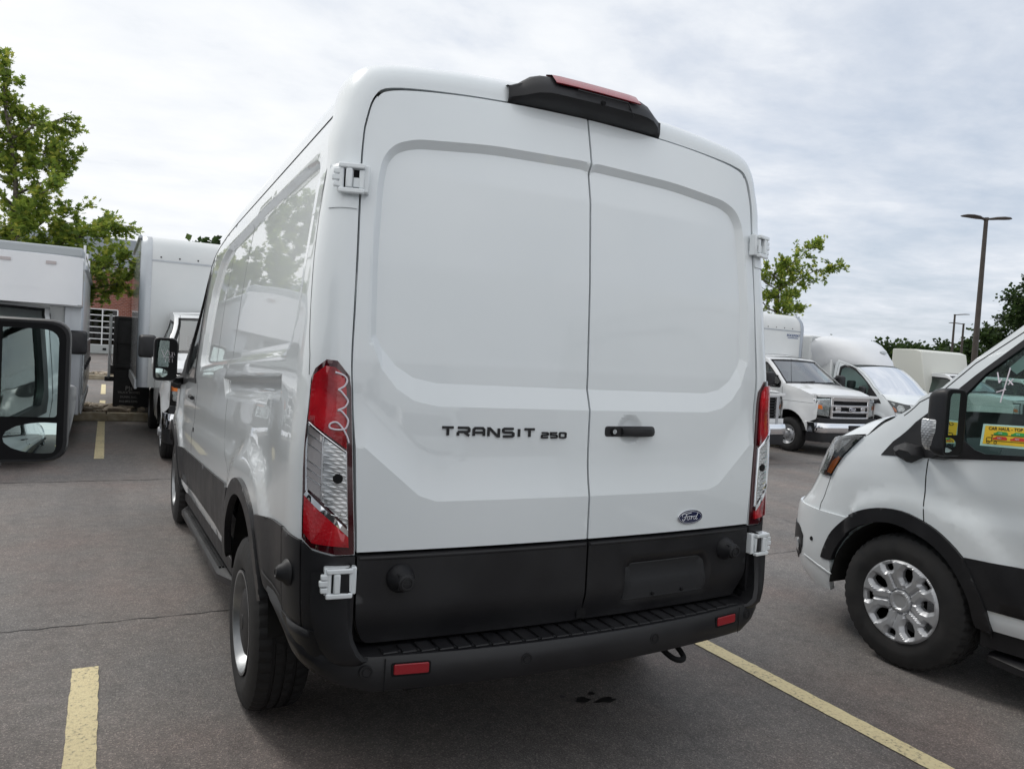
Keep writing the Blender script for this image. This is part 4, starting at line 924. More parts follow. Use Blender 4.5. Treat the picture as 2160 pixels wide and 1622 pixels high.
crack([(-14, 2.5), (-2.03, 2.33), (.5, 2.3)], .010, .006); crack([(1.2, 2.3), (8, 2.4), (20, 2.5)], .009, .006)
crack([(-14, 6.4), (-3, 6.5), (12, 6.6), (24, 6.5)], .02, .006)
crack([(3.6, -.9), (4.6, 3), (5.2, 6.4)], .007)
OIL = mat('oil_stain', (.018, .017, .017), .35, fn=noisy(20, (.012, .012, .012), (.03, .028, .027)))
for sx, sy, rx, ry in ((.40, .66, .035, .022), (.50, .62, .05, .02), (.475, .70, .018, .012), (.33, .72, .012, .012)):
    pts = [(sx+rx*(1+.35*math.sin(3*t+sx*9)+.2*random.uniform(-1, 1))*math.cos(t), sy+ry*(1+.3*math.cos(2*t+sy*5))*math.sin(t), .003) for t in [2*PI*i/16 for i in range(16)]]
    o = pyd('oil_spot', pts, [tuple(range(16))], OIL); o['kind'] = 'structure'
# ---------------------------------------------------------------- kerbs and river stone beds
CONC = mat('kerb_concrete', (.36, .31, .23), .85, fn=noisy(7, (.28, .235, .165), (.44, .385, .29), bump=.3, bscale=60, dist=.004))
STONE = mat('river_stone', (.35, .29, .22), .8, fn=noisy(2.4, (.16, .13, .10), (.50, .42, .32), lo=.36, hi=.62, bump=.3, bscale=30, dist=.006))
def island(x0, x1, y0, y1, seed, dens):
    rr = random.Random(seed); sheet('gravel_bed', x0, x1, y0+.14, y1-.14, .11, mat('bed_soil', (.10, .085, .065), .95, fn=noisy(30, (.06, .05, .04), (.14, .12, .09))))
    for (a, b) in ((y0, y0+.15), (y1-.15, y1)):
        n = int((x1-x0)/1.5)
        e = G().box(x0, x1, a+.01, b-.01, 0, .10).out('kerb', CONC); e['kind'] = 'structure'
        for i in range(n):
            xa = x0+i*1.5; blk = G().box(xa+.006, xa+1.494, a, b, 0, .14).out('kerb_stone', CONC, e, bevel=.02)
    g = G(); ico = bmesh.new(); bmesh.ops.create_icosphere(ico, subdivisions=1, radius=1); iv = [v.co.copy() for v in ico.verts]; jf = [tuple(v.index for v in f.verts) for f in ico.faces]; ico.free()
    for i in range(int(dens*(x1-x0)*(y1-y0))):
        x, y = rr.uniform(x0, x1), rr.uniform(y0+.16, y1-.16); s = rr.uniform(.045, .11); q = Matrix.Rotation(rr.uniform(0, 6.3), 3, 'Z'); k = (rr.uniform(.8, 1.7), rr.uniform(.6, 1), rr.uniform(.4, .7))
        g.add([tuple(q @ Vector((v.x*k[0]*s*rr.uniform(.85, 1.1), v.y*k[1]*s, v.z*k[2]*s))+Vector((x, y, .125+s*.25+rr.uniform(0, .03)))) for v in iv], jf)
    o = g.out('river_stones', STONE, smooth=40); o['kind'] = 'stuff'
island(-12, 24, 12.12, 13.75, 1, 34)
island(-12, 6, 23.6, 25.2, 2, 18)
# ---------------------------------------------------------------- building
def brick_fn(t, b):
    tc = N(t, 'ShaderNodeTexCoord'); mp = N(t, 'ShaderNodeMapping', ins={2: (R(90), 0, 0)}); t.links.new(tc.outputs['Object'], mp.inputs[0])
    br = N(t, 'ShaderNodeTexBrick', ins={'Color1': (.20, .065, .045, 1), 'Color2': (.28, .10, .07, 1), 'Mortar': (.36, .30, .27, 1), 'Scale': 3.2, 'Mortar Size': .022, 'Brick Width': .7, 'Row Height': .32}); t.links.new(mp.outputs[0], br.inputs['Vector']); t.links.new(br.outputs[0], b.inputs['Base Color'])
BRICK = mat('brick_wall', (.25, .09, .06), .9, fn=brick_fn)
PANEL = mat('grey_wall_panel', (.34, .38, .42), .55, fn=noisy(1, (.32, .36, .40), (.36, .40, .44)))
BY = 51.0
bl = empty('brick_building', (-8, BY, 0), 'red brick building with pale grey upper panels and white barred glass doors beyond the trucks', 'building')
def bpart(name, x0, x1, y0, y1, z0, z1, m, par=bl, **k): return box(name, x0+8, x1+8, y0-BY if True else 0, y1-BY, z0, z1, m, par, **k)
bpart('wall', -1.0, 8, BY, BY+14, 0, 5.35, BRICK); bpart('wall', -30, -1.0, BY+.02, BY+14, 2.72, 5.35, BRICK)
bpart('brick_pier', -.25, .9, BY-.22, BY, 0, 5.35, mat('brick_pier', (.2, .07, .05), .9, fn=brick_fn))
bpart('brick_band', -30, 8, BY-.08, BY+.02, 5.02, 5.30, mat('band_stone', (.42, .42, .40), .8))
for i in range(14):
    x0 = -30+2.72*i; bpart('cladding_panel', x0+.02, x0+2.70, BY-.05, BY+.1, 5.36, 7.12, PANEL)
bpart('parapet_wall', -30, 8, BY+.1, BY+14, 5.35, 7.08, PANEL)
bpart('base_wall', -30, -1.0, BY-.05, BY+.15, 0, .52, mat('base_render', (.42, .43, .43), .8)); bpart('vent', -1.75, -1.55, BY-.07, BY-.05, .2, .34, GAP)
MUL = mat('white_mullion', (.72, .73, .74), .4)
for k in range(9):
    x1 = -.98-2.62*k; x0 = x1-2.5
    w = bpart('window', x0, x1, BY+.10, BY+.12, .52, 2.72, DGLASS)
    bpart('room', x0, x1, BY+.5, BY+.55, .52, 2.7, mat('room_dark', (.03, .03, .032), .9), w) if False else None
    for j in range(4): G().box(x0+8+.83*j-.035*1, x0+8+.83*j+.035, -.02, .09, .52, 2.72).out('mullion', MUL, w)
    for j in range(7): G().box(x0+8, x1+8, -.01, .08, .52+.3667*j-.03, .52+.3667*j+.03).out('glazing_bar', MUL, w)
bpart('room_back', -30, -1, BY+3, BY+3.1, 0, 2.7, mat('room_dark', (.05, .05, .05), .9))
bpart('soffit', -30, -1, BY+.1, BY+3, 2.70, 2.72, MATS['room_dark'])
# ---------------------------------------------------------------- trees
def leaf_fn(c):
    def fn(t, b):
        g = N(t, 'ShaderNodeNewGeometry'); r = ramp(t, [(0, c[0]), (.45, c[1]), (.8, c[2]), (1, c[3])]); t.links.new(g.outputs['Random Per Island'], r.inputs[0])
        t.links.new(r.outputs[0], b.inputs['Base Color'])
        tr = N(t, 'ShaderNodeBsdfTranslucent'); mx = N(t, 'ShaderNodeMixShader', ins={0: .5}); t.links.new(r.outputs[0], tr.inputs[0]); o = [n for n in t.nodes if n.type == 'OUTPUT_MATERIAL'][0]
        t.links.new(b.outputs[0], mx.inputs[1]); t.links.new(tr.outputs[0], mx.inputs[2]); t.links.new(mx.outputs[0], o.inputs[0])
    return fn
LEAF = mat('oak_leaves', (.1, .15, .03), .6, fn=leaf_fn([(.12, .19, .035), (.22, .31, .05), (.35, .43, .07), (.50, .50, .09)]))
LEAF2 = mat('dark_leaves', (.04, .07, .02), .7, fn=leaf_fn([(.020, .040, .012), (.035, .065, .018), (.055, .09, .025), (.08, .12, .03)]))
BARK = mat('bark', (.10, .085, .07), .9, fn=noisy(20, (.06, .05, .04), (.15, .13, .11), bump=.5, bscale=40, dist=.01))
def leafpoly(p, d, n_, s):
    """lobed leaf: base p, direction d, normal n_"""
    w = d.cross(n_); o = []
    for a, b in ((0, 0), (.25, .10), (.35, .42), (.48, .13), (.62, .46), (.74, .14), (1, 0), (.74, -.14), (.62, -.46), (.48, -.13), (.35, -.42), (.25, -.10)): o.append(tuple(p+d*(a*s)+w*(b*s)))
    return o
def tree(name, label, base, height, limbs, group, leaf, lsize=.13, nleaf=8000, seed=1, trunk_r=.12, mleaf=None, lobed=True, spread=.28):
    rr = random.Random(seed); rv = lambda s: Vector((rr.gauss(0, s), rr.gauss(0, s), rr.gauss(0, s)))
    t = empty(name, base, label, 'tree', group); g = G(); twigs = []
    B = Vector((0, 0, 0)); top = Vector((limbs[0][0], limbs[0][1], limbs[0][2])) if limbs else Vector((0, 0, height))
    n = 9; tp = [B.lerp(top, i/n)+Vector((.06*math.sin(i*1.3), .05*math.cos(i*1.7), 0))*(i > 0) for i in range(n+1)]
    g.tube(tp, [trunk_r*(1-.88*i/n) for i in range(n+1)], 8)
    br = [(tp, trunk_r*.5)]
    for (x, y, z) in limbs[1:]:
        tip = Vector((x, y, z)); hz = max(.18*height, min(z-.45*math.hypot(x-top.x*z/height, y-top.y*z/height)-.1, .93*height)); k = hz/top.z; st = B.lerp(top, min(max(k, .05), .97))
        mid = st.lerp(tip, .5)+Vector((0, 0, .06*(tip-st).length)); p = spline([st, mid, tip], 5); p = [Vector(q)+rv(.02) for q in p]
        g.tube(p, [max(.006, trunk_r*.34*(1-i/len(p))) for i in range(len(p))], 5); br.append((p, .03))
    for p, r_ in br:
        L_ = sum((b-a).length for a, b in zip(p, p[1:])); k = max(4, int(L_*9))
        for i in range(k):
            f_ = rr.uniform(.22 if p is not tp else .35, 1)*(len(p)-1); a = min(int(f_), len(p)-2); q = p[a].lerp(p[a+1], f_-a); d = (p[a+1]-p[a]).normalized()
            e = (d*.7+rv(.75)+Vector((0, 0, .1))).normalized()*rr.uniform(.5, 1.25)*spread*1.7*(1.25-.5*f_/(len(p)-1)); w1 = q+e; g.tube([q, q.lerp(w1, .5)+rv(.02), w1], [.008, .006, .003], 3, False); twigs.append((q, w1))
    g.out('trunk', BARK, t, smooth=60)
    lv = []; lf = []
    for i in range(nleaf):
        q, w1 = twigs[rr.randrange(len(twigs))]; f_ = rr.uniform(.1, 1.1); p = q.lerp(w1, f_)+rv(spread*.16); d = ((w1-q).normalized()+rv(.7)+Vector((0, 0, -.1))).normalized(); nn = d.cross(Vector((rr.gauss(0, .5), rr.gauss(0, .5), 1))).cross(d)
        nn = nn.normalized() if nn.length > 1e-3 else Vector((0, 0, 1)); s = lsize*rr.uniform(.65, 1.15); k = len(lv)
        if lobed: o = leafpoly(p, d, nn, s); lv += o; lf.append(tuple(range(k, k+12)))
        else:
            w = d.cross(nn)*s*.5; lv += [tuple(p), tuple(p+d*s*.5+w), tuple(p+d*s), tuple(p+d*s*.5-w)]; lf.append((k, k+1, k+2, k+3))
    pyd('crown', lv, lf, mleaf or LEAF, t)
    return t
# ================================================================ generic cab (front bumper at y=0, nose towards -y, real metres, scaled at the root)
def cab(root, kind='E', sides=(-1, 1), yend=2.75):
    """E: van-nosed cutaway cab; P: pickup cab"""
    if kind == 'E': Wb, Wr, hood0, hood1, cow, wtop, roof, belt = .985, .80, (.22, 1.27), (.55, 1.38), (1.02, 1.47), (1.68, 1.99), (2.05, 2.08), 1.40
    else: Wb, Wr, hood0, hood1, cow, wtop, roof, belt = 1.0, .76, (.16, 1.30), (.60, 1.38), (1.42, 1.42), (2.12, 1.88), (2.5, 1.93), 1.38
    AY, AZ, AR = .82 if kind == 'E' else .98, .40, .52
    def hw(y, z):
        y = np.asarray(y, float); z = np.asarray(z, float)
        w = Wb-.03*sm((.7-z)/.4)-(Wb-Wr)*sm((z-belt+.12)/(roof[1]-belt+.02))**1.1
        w = w-.10*sm((.45-y)/.6)*1.0
        d = np.hypot(y-AY, z-AZ); w = w+.028*(1-sm((d-.55)/.14))
        w = w-.012*sm((z-1.13)/.03)*(1-sm((z-1.20)/.2))
        return w
    for sg in (-1, 1):
        fn = lambda y, z, sg=sg: np.stack([sg*hw(y, z), np.asarray(y, float), np.asarray(z, float)], -1)
        arch = [(AY+AR*math.cos(R(a)), AZ+AR*math.sin(R(a))) for a in range(176, 4, -12)]
        ol = [(.12, .78), (.10, 1.1), hood0, hood1, cow, wtop, (wtop[0]+.12, wtop[1]+.05), roof, (yend, roof[1]), (yend, .42), (AY+AR+.02, .42)]+arch[::-1]+[(AY-AR-.02, .70)]
        wy0 = cow[0]+.10; W_ = roundpoly([(wy0, belt), (wy0+.02, belt+.10), (wtop[0]+.02, wtop[1]-.10), (yend-.28, wtop[1]-.06), (yend-.22, belt+.02)], .05, 3)
        patch('side_panel', ol, fn, .07, WHITE2, root, holes=[W_], flip=(sg < 0))
        patch('window_trim', roundpoly([(wy0-.03, belt-.03), (wy0-.02, belt+.10), (wtop[0], wtop[1]-.06), (yend-.25, wtop[1]-.02), (yend-.18, belt-.02)], .05, 3), fn, .1, BLACK, root, holes=[W_], flip=(sg < 0), off=.004, rim=.01)
        patch('door_window', W_, lambda y, z, fn=fn, sg=sg: fn(y, z)-np.array([sg*.01, 0, 0]), .2, GLASS, root, flip=(sg < 0))
        for pth in ([(cow[0]+.02, belt), (cow[0]+.0, .95), (AY+AR, .62)], [(yend-.12, wtop[1]), (yend-.12, .5)]): ribbon('door_seam', pth, fn, .008, GAP, root, flip=(sg < 0))
        ribbon('body_line', [(.2, 1.10), (yend, 1.13)], fn, .006, MATS.get('seam_grey') or mat('seam_grey', (.16, .165, .17), .6), root, flip=(sg < 0))
        G().cyl(fn(yend-.30, 1.20)+np.array([sg*.02, -.08, 0]), fn(yend-.30, 1.20)+np.array([sg*.02, .08, 0]), .018, n=8).out('door_handle', BLACK, root, smooth=50)
        # pillar + mirror
        mr = empty('side_mirror', (sg*1.17, cow[0]+.22, belt+.15 if kind == 'E' else belt+.12)); mr.parent = root
        G().loft([[(a*s_, b, c*s_) for a, b, c in [(p, y, q) for p, q in roundpoly([(-.115, -.165), (.115, -.165), (.115, .165), (-.115, .165)], .05, 4)]] for y, s_ in ((.07, .96), (.05, 1), (-.01, .97), (-.06, .82), (-.075, .5))], True, True).out('mirror_shell', BLACK, mr, smooth=45)
        patch('mirror_glass', roundpoly([(-.09, -.14), (.09, -.14), (.09, .14), (-.09, .14)], .03, 3), lambda a, b: np.stack([-np.asarray(a, float), np.full(np.shape(a), .0745), np.asarray(b, float)], -1), .1, MIRROR, mr)
        G().tube([(-sg*.10, .0, .10), (-sg*.30, .03, .07)], .02, 8).tube([(-sg*.10, .0, -.10), (-sg*.30, .03, -.12)], .022, 8).out('mirror_arm', BLACK, mr, smooth=50)
        v, f = [], []
        wheel_e = empty('wheel', (sg*(Wb-.115), AY, .375)); wheel_e.parent = root
        tyre('tyre', wheel_e, r=.375, w=.225, rim=.21, n=96)
        prof = [(.07, .205), (.10, .208), (.108, .212), (.10, .195), (.06, .19), (.035, .15), (.075, .115), (.09, .09), (.085, .07), (.14, .06), (.15, .045), (.15, 0)]
        v, f = lathe([(sg*a, b) for a, b in prof], 36); G().add(v, f).out('rim', SILVER, wheel_e, smooth=35)
        g = G()
        for i in range(8):
            t_ = 2*PI*i/8; g.cyl((sg*.08, .088*math.cos(t_), .088*math.sin(t_)), (sg*.125, .088*math.cos(t_), .088*math.sin(t_)), .012, n=8)
        g.out('lug_nut', STEEL, wheel_e)
        g = G()
        for i in range(4):
            t_ = 2*PI*(i+.5)/4; u_ = np.array([0, -math.sin(t_), math.cos(t_)]); w_ = np.array([0, math.cos(t_), math.sin(t_)]); c_ = np.array([sg*.0575, 0, 0])+w_*.162
            g.add([tuple(c_+u_*.034*math.cos(q)+w_*.020*math.sin(q)) for q in [2*PI*k/12 for k in range(12)]], [tuple(range(12))])
        g.out('rim_hole', GAP, wheel_e)
        G().loft([[(x, AY+(AR-.01)*math.cos(R(a)), AZ+(AR-.01)*math.sin(R(a))) for a in range(-8, 189, 14)] for x in (sg*.55, sg*(Wb-.04))], False, False).add([(sg*.55, AY+(AR-.01)*math.cos(R(a)), AZ+(AR-.01)*math.sin(R(a))) for a in range(-8, 189, 14)], [tuple(range(15))]).out('wheel_housing', UNDER, root)
    # bonnet, windscreen, roof lofts
    def strip(name, y0, z0, y1, z1, bow, m, k=5, inset=0, crown=.02, yb=None):
        rr = []
        for t_ in np.linspace(0, 1, k):
            y, z = y0+(y1-y0)*t_, z0+(z1-z0)*t_; w = float(hw(y, z))-inset; bw = bow[0]+(bow[1]-bow[0])*t_
            rr.append([(w*a, y-bw*(1-a*a), z+crown*(1-a*a)) for a in np.linspace(-1, 1, 13)])
        G().loft(rr, False, False).out(name, m, root, smooth=True)
    strip('bonnet', hood0[0], hood0[1], hood1[0], hood1[1], (.10, .12), WHITE2, crown=.03); strip('bonnet', hood1[0], hood1[1], cow[0], cow[1], (.12, .16), WHITE2, crown=.03)
    strip('windscreen_frame', cow[0], cow[1], wtop[0], wtop[1], (.16, .10), BLACK, crown=.02, inset=.03) if False else None
    e_ = .05
    strip('windscreen', cow[0], cow[1]+.005, wtop[0], wtop[1]-.005, (.16, .09), WSG, inset=.05)
    strip('cowl_panel', cow[0]-.02, cow[1]+.004, cow[0]+.07*(wtop[0]-cow[0]), cow[1]+.08*(wtop[1]-cow[1]), (.165, .16), BLACK, k=2, inset=.04, crown=.024)
    strip('header_trim', wtop[0]-.04, wtop[1]-.035, wtop[0], wtop[1]+.003, (.098, .09), BLACK, k=2, inset=.045, crown=.024)
    for sg in (-1, 1):
        rr = []
        for t_ in np.linspace(0, 1, 7):
            y, z = cow[0]+(wtop[0]-cow[0])*t_, cow[1]+(wtop[1]-cow[1])*t_; w = float(hw(y, z)); rr.append([(sg*w, y, z), (sg*(w-.022), y-.008, z+.008), (sg*(w-.055), y-.022, z+.003), (sg*(w-.06), y+.01, z-.02)])
        G().loft(rr, False, False).out('windscreen_pillar', WHITE2, root, smooth=50)
        rr = [[(q[0]-sg*.030*0, q[1], q[2]) for q in ((a[2][0], a[2][1]-.002, a[2][2]+.002), (a[2][0]-sg*.03, a[2][1]-.012, a[2][2]+.004))] for a in rr]; G().loft(rr, False, False).out('screen_border', GAP, root)
    strip('roof', wtop[0], wtop[1], wtop[0]+.12, wtop[1]+.05, (.09, .06), WHITE2, k=3, crown=.025); strip('roof', wtop[0]+.12, wtop[1]+.05, roof[0], roof[1], (.06, .02), WHITE2, k=4, crown=.04); strip('roof', roof[0], roof[1], yend, roof[1], (.02, 0), WHITE2, k=3, crown=.045)
    G().tube([(-.55, cow[0]-.11, cow[1]+.045), (-.1, cow[0]-.10, cow[1]+.075)], .009, 5).tube([(.15, cow[0]-.12, cow[1]+.05), (.62, cow[0]-.06, cow[1]+.075)], .009, 5).out('wiper', GAP, root)
    G().tube([(-.78, cow[0]-.05, cow[1]-.02), (-.77, cow[0]+.02, cow[1]+.55)], [.006, .003], 5).out('aerial', GAP, root)
    # front face
    G().box(-.93, .93, .14, .5, .50, 1.15).out('nose_filler', UNDER, root)
    ch = CHROME
    gx, z0, z1 = (.58, .80, 1.25) if kind == 'E' else (.70, .72, 1.22)
    gr = empty('grille', (0, .03, 0)); gr.parent = root
    cf = lambda a: -.075*(1-(a/1.0)**2)+.05
    def bar(name, x0, x1, za, zb, y0, y1, m, par, n=9):
        rr = [[(x, y0+cf(x), za), (x, y1+cf(x), za), (x, y1+cf(x), zb), (x, y0+cf(x), zb)] for x in np.linspace(x0, x1, n)]; G().loft(rr, True, True).out(name, m, par, bevel=.008)
    bar('grille_back', -gx, gx, z0, z1, .04, .08, GAP, gr)
    if kind == 'E':
        for za, zb in ((1.17, 1.265), (1.04, 1.085), (.915, .955), (.795, .83)): bar('grille_bar', -gx, gx, za, zb, -.015, .05, ch, gr)
        for k in range(3):
            for j in range(2): bar('grille_mesh', -gx+.05, gx-.05, .85+.125*k+.028*j, .862+.125*k+.028*j, .02, .05, BLACK, gr)
        for sg in (-1, 1): bar('grille_frame', sg*gx-.035, sg*gx+.035, .80, 1.25, -.01, .06, ch, gr, 2); bar('nostril', sg*.40-.075, sg*.40+.075, .955, 1.04, -.012, .04, ch, gr, 3)
    else:
        for k in range(8): bar('grille_bar', -gx, gx, .74+.058*k, .765+.058*k, .0, .05, CLAD, gr)
        for sg in (-1, 1): bar('grille_frame', sg*gx-.03, sg*gx+.05, .70, 1.25, -.02, .06, SILVER, gr, 2)
        bar('grille_frame', -gx, gx, 1.21, 1.25, -.02, .05, SILVER, gr)
    G().prism([(.105*math.cos(2*PI*i/28), .045*math.sin(2*PI*i/28)+(1.0 if kind == 'E' else .97)) for i in range(28)], lambda a, b, d: (a, cf(a)-.015-d, b), .03).out('badge_rim', ch, gr)
    G().prism([(.093*math.cos(2*PI*i/28), .036*math.sin(2*PI*i/28)+(1.0 if kind == 'E' else .97)) for i in range(28)], lambda a, b, d: (a, cf(a)-.044-d, b), .004).out('badge_field', MATS['badge_blue'], gr)
    text('badge_script', 'Ford', .07, MATS['badge_white'], gr, Matrix.Translation((0, cf(0)-.050, 1.0 if kind == 'E' else .97)) @ Matrix.Rotation(R(90), 4, 'X'), extrude=.002, shear=.3)
    for sg in (-1, 1):
        xa, xb = gx+.045, .93
        h = empty('headlight', (0, 0, 0)); h.parent = root
        def hp(x, z, o): return (sg*x, .02+.10*((x-xa)/(xb-xa))**2+(.03)*1+cf(x)*.4-o, z)
        pts = [(xa, .83), (xb-.05, .86), (xb, .95), (xb+.01, 1.2), (xa, 1.22)]
        def solid(pp, o0, o1, nm, m, par):
            P = pp if sg > 0 else pp[::-1]; n = len(P); v = [hp(a, b, o0) for a, b in P]+[hp(a, b, o1) for a, b in P]
            G().add(v, [tuple(range(n-1, -1, -1)), tuple(range(n, 2*n))]+[(i, (i+1) % n, n+(i+1) % n, n+i) for i in range(n)]).out(nm, m, par, bevel=.006)
        solid(pts, -.12, .0, 'lamp_body', ch, h); solid([(xa+.02, .86), (xb-.07, .88), (xb-.03, .96), (xb-.03, 1.17), (xa+.02, 1.19)], 0, .008, 'lamp_reflector', CRYSTAL, h)
        solid([(xb-.13, .99), (xb-.01, .99), (xb-.005, 1.09), (xb-.11, 1.07)], .008, .014, 'amber_reflector', AMBER, h)
        solid([(a+(.5*(xa+xb)-a)*-.02, b) for a, b in pts], .015, .02, 'lamp_lens', CLEAR, h)
        # fender return beside the lamps
        rr = [[(sg*(x), .06+.10*((x-.6)/.4)**2+yy, z) for x, yy in ((xb-.005, .03), (float(hw(.12, z))-.01, .05), (float(hw(.2, z)), .13))] for z in (.76, .9, 1.05, 1.2, 1.3)]
        G().loft(rr, False, False).out('wing_front', WHITE2, root, smooth=True)
    bar('nose_panel', -.93, .93, 1.24, 1.30, .01, .10, WHITE2, root, 11); bar('nose_panel', -.93, .93, .70, .80, .02, .10, BLACK if kind == 'E' else WHITE2, root, 11)
    bm = empty('front_bumper', (0, 0, 0)); bm.parent = root
    pl = [(x, -.06-.05*(1-(x/.9)**2)) for x in np.linspace(-.86, .86, 13)]; pl = [(-1.0, .28), (-.985, .12), (-.94, .0)]+pl+[(.94, .0), (.985, .12), (1.0, .28)]
    G().loft([[(x, y+.05, .50), (x, y+.01, .50), (x, y, .53), (x, y-.004, .60), (x, y+.002, .66), (x, y+.02, .70), (x, y+.08, .705)] for x, y in pl], False, False).out('bumper_bar', ch, bm, smooth=40)
    G().loft([[(x*.985, y+.04, .30), (x*.99, y+.03, .40), (x*.99, y+.035, .51)] for x, y in pl], False, False).out('valance', BLACK, bm, smooth=40)
    if kind == 'E': G().box(-.16, .16, -.135, -.10, .545, .665).out('plate_bracket', BLACK, bm)
    G().box(-.7, .7, .5, yend, .35, .50).out('underbody', UNDER, root)
    for sx in (-.42, .42):
        st = empty('seat', (sx, cow[0]+.95, .70)); st.parent = root
        G().box(-.25, .25, -.15, .3, 0, .22).out('seat_cushion', SEAT, st, bevel=.04); G().box(-.24, .24, .25, .40, .15, .82).out('seat_back', SEAT, st, bevel=.05); G().box(-.13, .13, .27, .37, .84, 1.04).out('headrest', SEAT, st, bevel=.03)
    G().box(-.86, .86, cow[0]+.12, cow[0]+.5, .8, belt-.02).out('dashboard', DASH, root, bevel=.04)
    v, f = lathe([(0, .17), (.02, .185), (.0, .2), (-.02, .185), (0, .17)], 24, 'z'); o = G().add(v, f).box(-.18, .18, -.02, .02, -.01, .01).out('steering_wheel', DASH, root, smooth=40); o.location = (.42, cow[0]+.62, belt-.02); o.rotation_euler = (R(-30), 0, 0)
    G().box(-.10, .10, wtop[0]-.18, wtop[0]-.15, wtop[1]-.22, wtop[1]-.13).out('inner_mirror', GAP, root, bevel=.01)
    G().add([(.60, wtop[0]-.11, wtop[1]-.13), (.72, wtop[0]-.10, wtop[1]-.13), (.72, wtop[0]-.065, wtop[1]-.085), (.60, wtop[0]-.075, wtop[1]-.085)], [(3, 2, 1, 0)]).out('screen_sticker', PAPER, root) if False else None
    return root
def rear_axle(root, y, dual=True, r=.375, x=.86):
    for sg in (-1, 1):
        w = empty('rear_wheel', (sg*x, y, r)); w.parent = root
        tyre('tyre', w, r=r, w=.225, rim=.21, n=96)
        if dual: t2 = tyre('tyre', w, r=r, w=.225, rim=.21, n=96); t2.location = (-sg*.28, 0, 0)
        v, f = lathe([(sg*a, b) for a, b in ((.07, .21), (.10, .205), (-.02, .15), (-.04, .09), (.05, .07), (.05, 0))], 32); G().add(v, f).out('rim', SILVER, w, smooth=35)
def rivets(g, pts, d, r=.009):
    for p in pts: g.cyl(p, Vector(p)+Vector(d)*.006, r, r*.7, 6)
def dry_box(root, y0, L_, W_, z0, z1, text_=None):
    """box truck body with rounded front top, aluminium corner posts"""
    bx = empty('box_body', (0, y0, 0)); bx.parent = root; w = W_/2; r = .36
    prof = [(0, z0), (0, z1-r)]+[(r-r*math.cos(R(a)), z1-r+r*math.sin(R(a))) for a in range(15, 91, 15)]
    g = G(); g.loft([[(x, y, z) for y, z in prof] for x in (-w+.16, w-.16)], False, False); g.out('front_wall', BODYW, bx, smooth=40)
    for sg in (-1, 1):
        xs = (w-.17, w-.10, w-.02, w); rr = []
        for x, yo in ((w-.17, -.006), (w-.11, -.004), (w-.04, .012), (w-.008, .05), (w, .12)):
            rr.append([(sg*x, y+yo*(1 if z < z1-.02 else .4), z-(.03 if x > w-.03 and z > z1-.1 else 0)*1) for y, z in prof])
        G().loft(rr, False, False).out('corner_post', ALU, bx, smooth=50)
        g = G(); rivets(g, [(sg*(w-.155), -.004, z0+.1+.22*i) for i in range(int((z1-r-z0)/.22))], (0, -1, 0)); g.out('rivet', STEEL, bx)
        s_ = [(sg*w, .06, z0), (sg*w, L_, z0), (sg*w, L_, z1-.03), (sg*w, r*.6, z1-.03), (sg*w, .10, z1-r*.75)]
        G().add(s_, [tuple(range(5)) if sg < 0 else tuple(range(4, -1, -1))]).out('side_wall', mat('polished_panel', (.62, .64, .66), .22, metal=.55, coat=.5), bx)
        G().tube([(sg*w, .3, z1-.02), (sg*w, L_, z1-.02)], .03, 6).out('top_rail', ALU, bx); G().box(sg*w-.02, sg*w+.02, .05, L_, z0-.03, z0+.12).out('bottom_rail', ALU, bx)
    g = G().box(-w+.02, w-.02, r, L_, z1-.04, z1-.005); g.out('roof', BODYW, bx); G().box(-w+.03, w-.03, L_-.02, L_, z0, z1-.03).box(-w+.03, w-.03, .1, L_, z0, z0+.1).out('rear_wall', BODYW, bx)
    # horizontal trim below the rounded cap
    G().box(-w+.16, w-.16, -.008, .01, z1-r-.06, z1-r-.035).out('cap_trim', ALU, bx)
    g = G(); rivets(g, [(x, -.006, z1-r+.01) for x in np.arange(-w+.3, w-.2, .28)], (0, -1, 0), .014); g.out('marker_lamp', GAP, bx)
    g = G().box(-.35, .35, .3, L_, .45, .58); g.out('chassis_rail', UNDER, root) if False else None
    G().box(-.42, -.30, .2, L_, .45, z0).box(.30, .42, .2, L_, .45, z0).out('chassis_rail', UNDER, bx)
    if text_:
        text('maker_mark', text_, .085, mat('mark_blue', (.03, .08, .24), .5), bx, Matrix.Translation((w-.42, -.010, z1-r-.16)) @ Matrix.Rotation(R(90), 4, 'X'), shear=.2); G().box(w-.60, w-.24, -.006, -.002, z1-r-.225, z1-r-.21).out('maker_mark', MATS['mark_blue'], bx)
    return bx
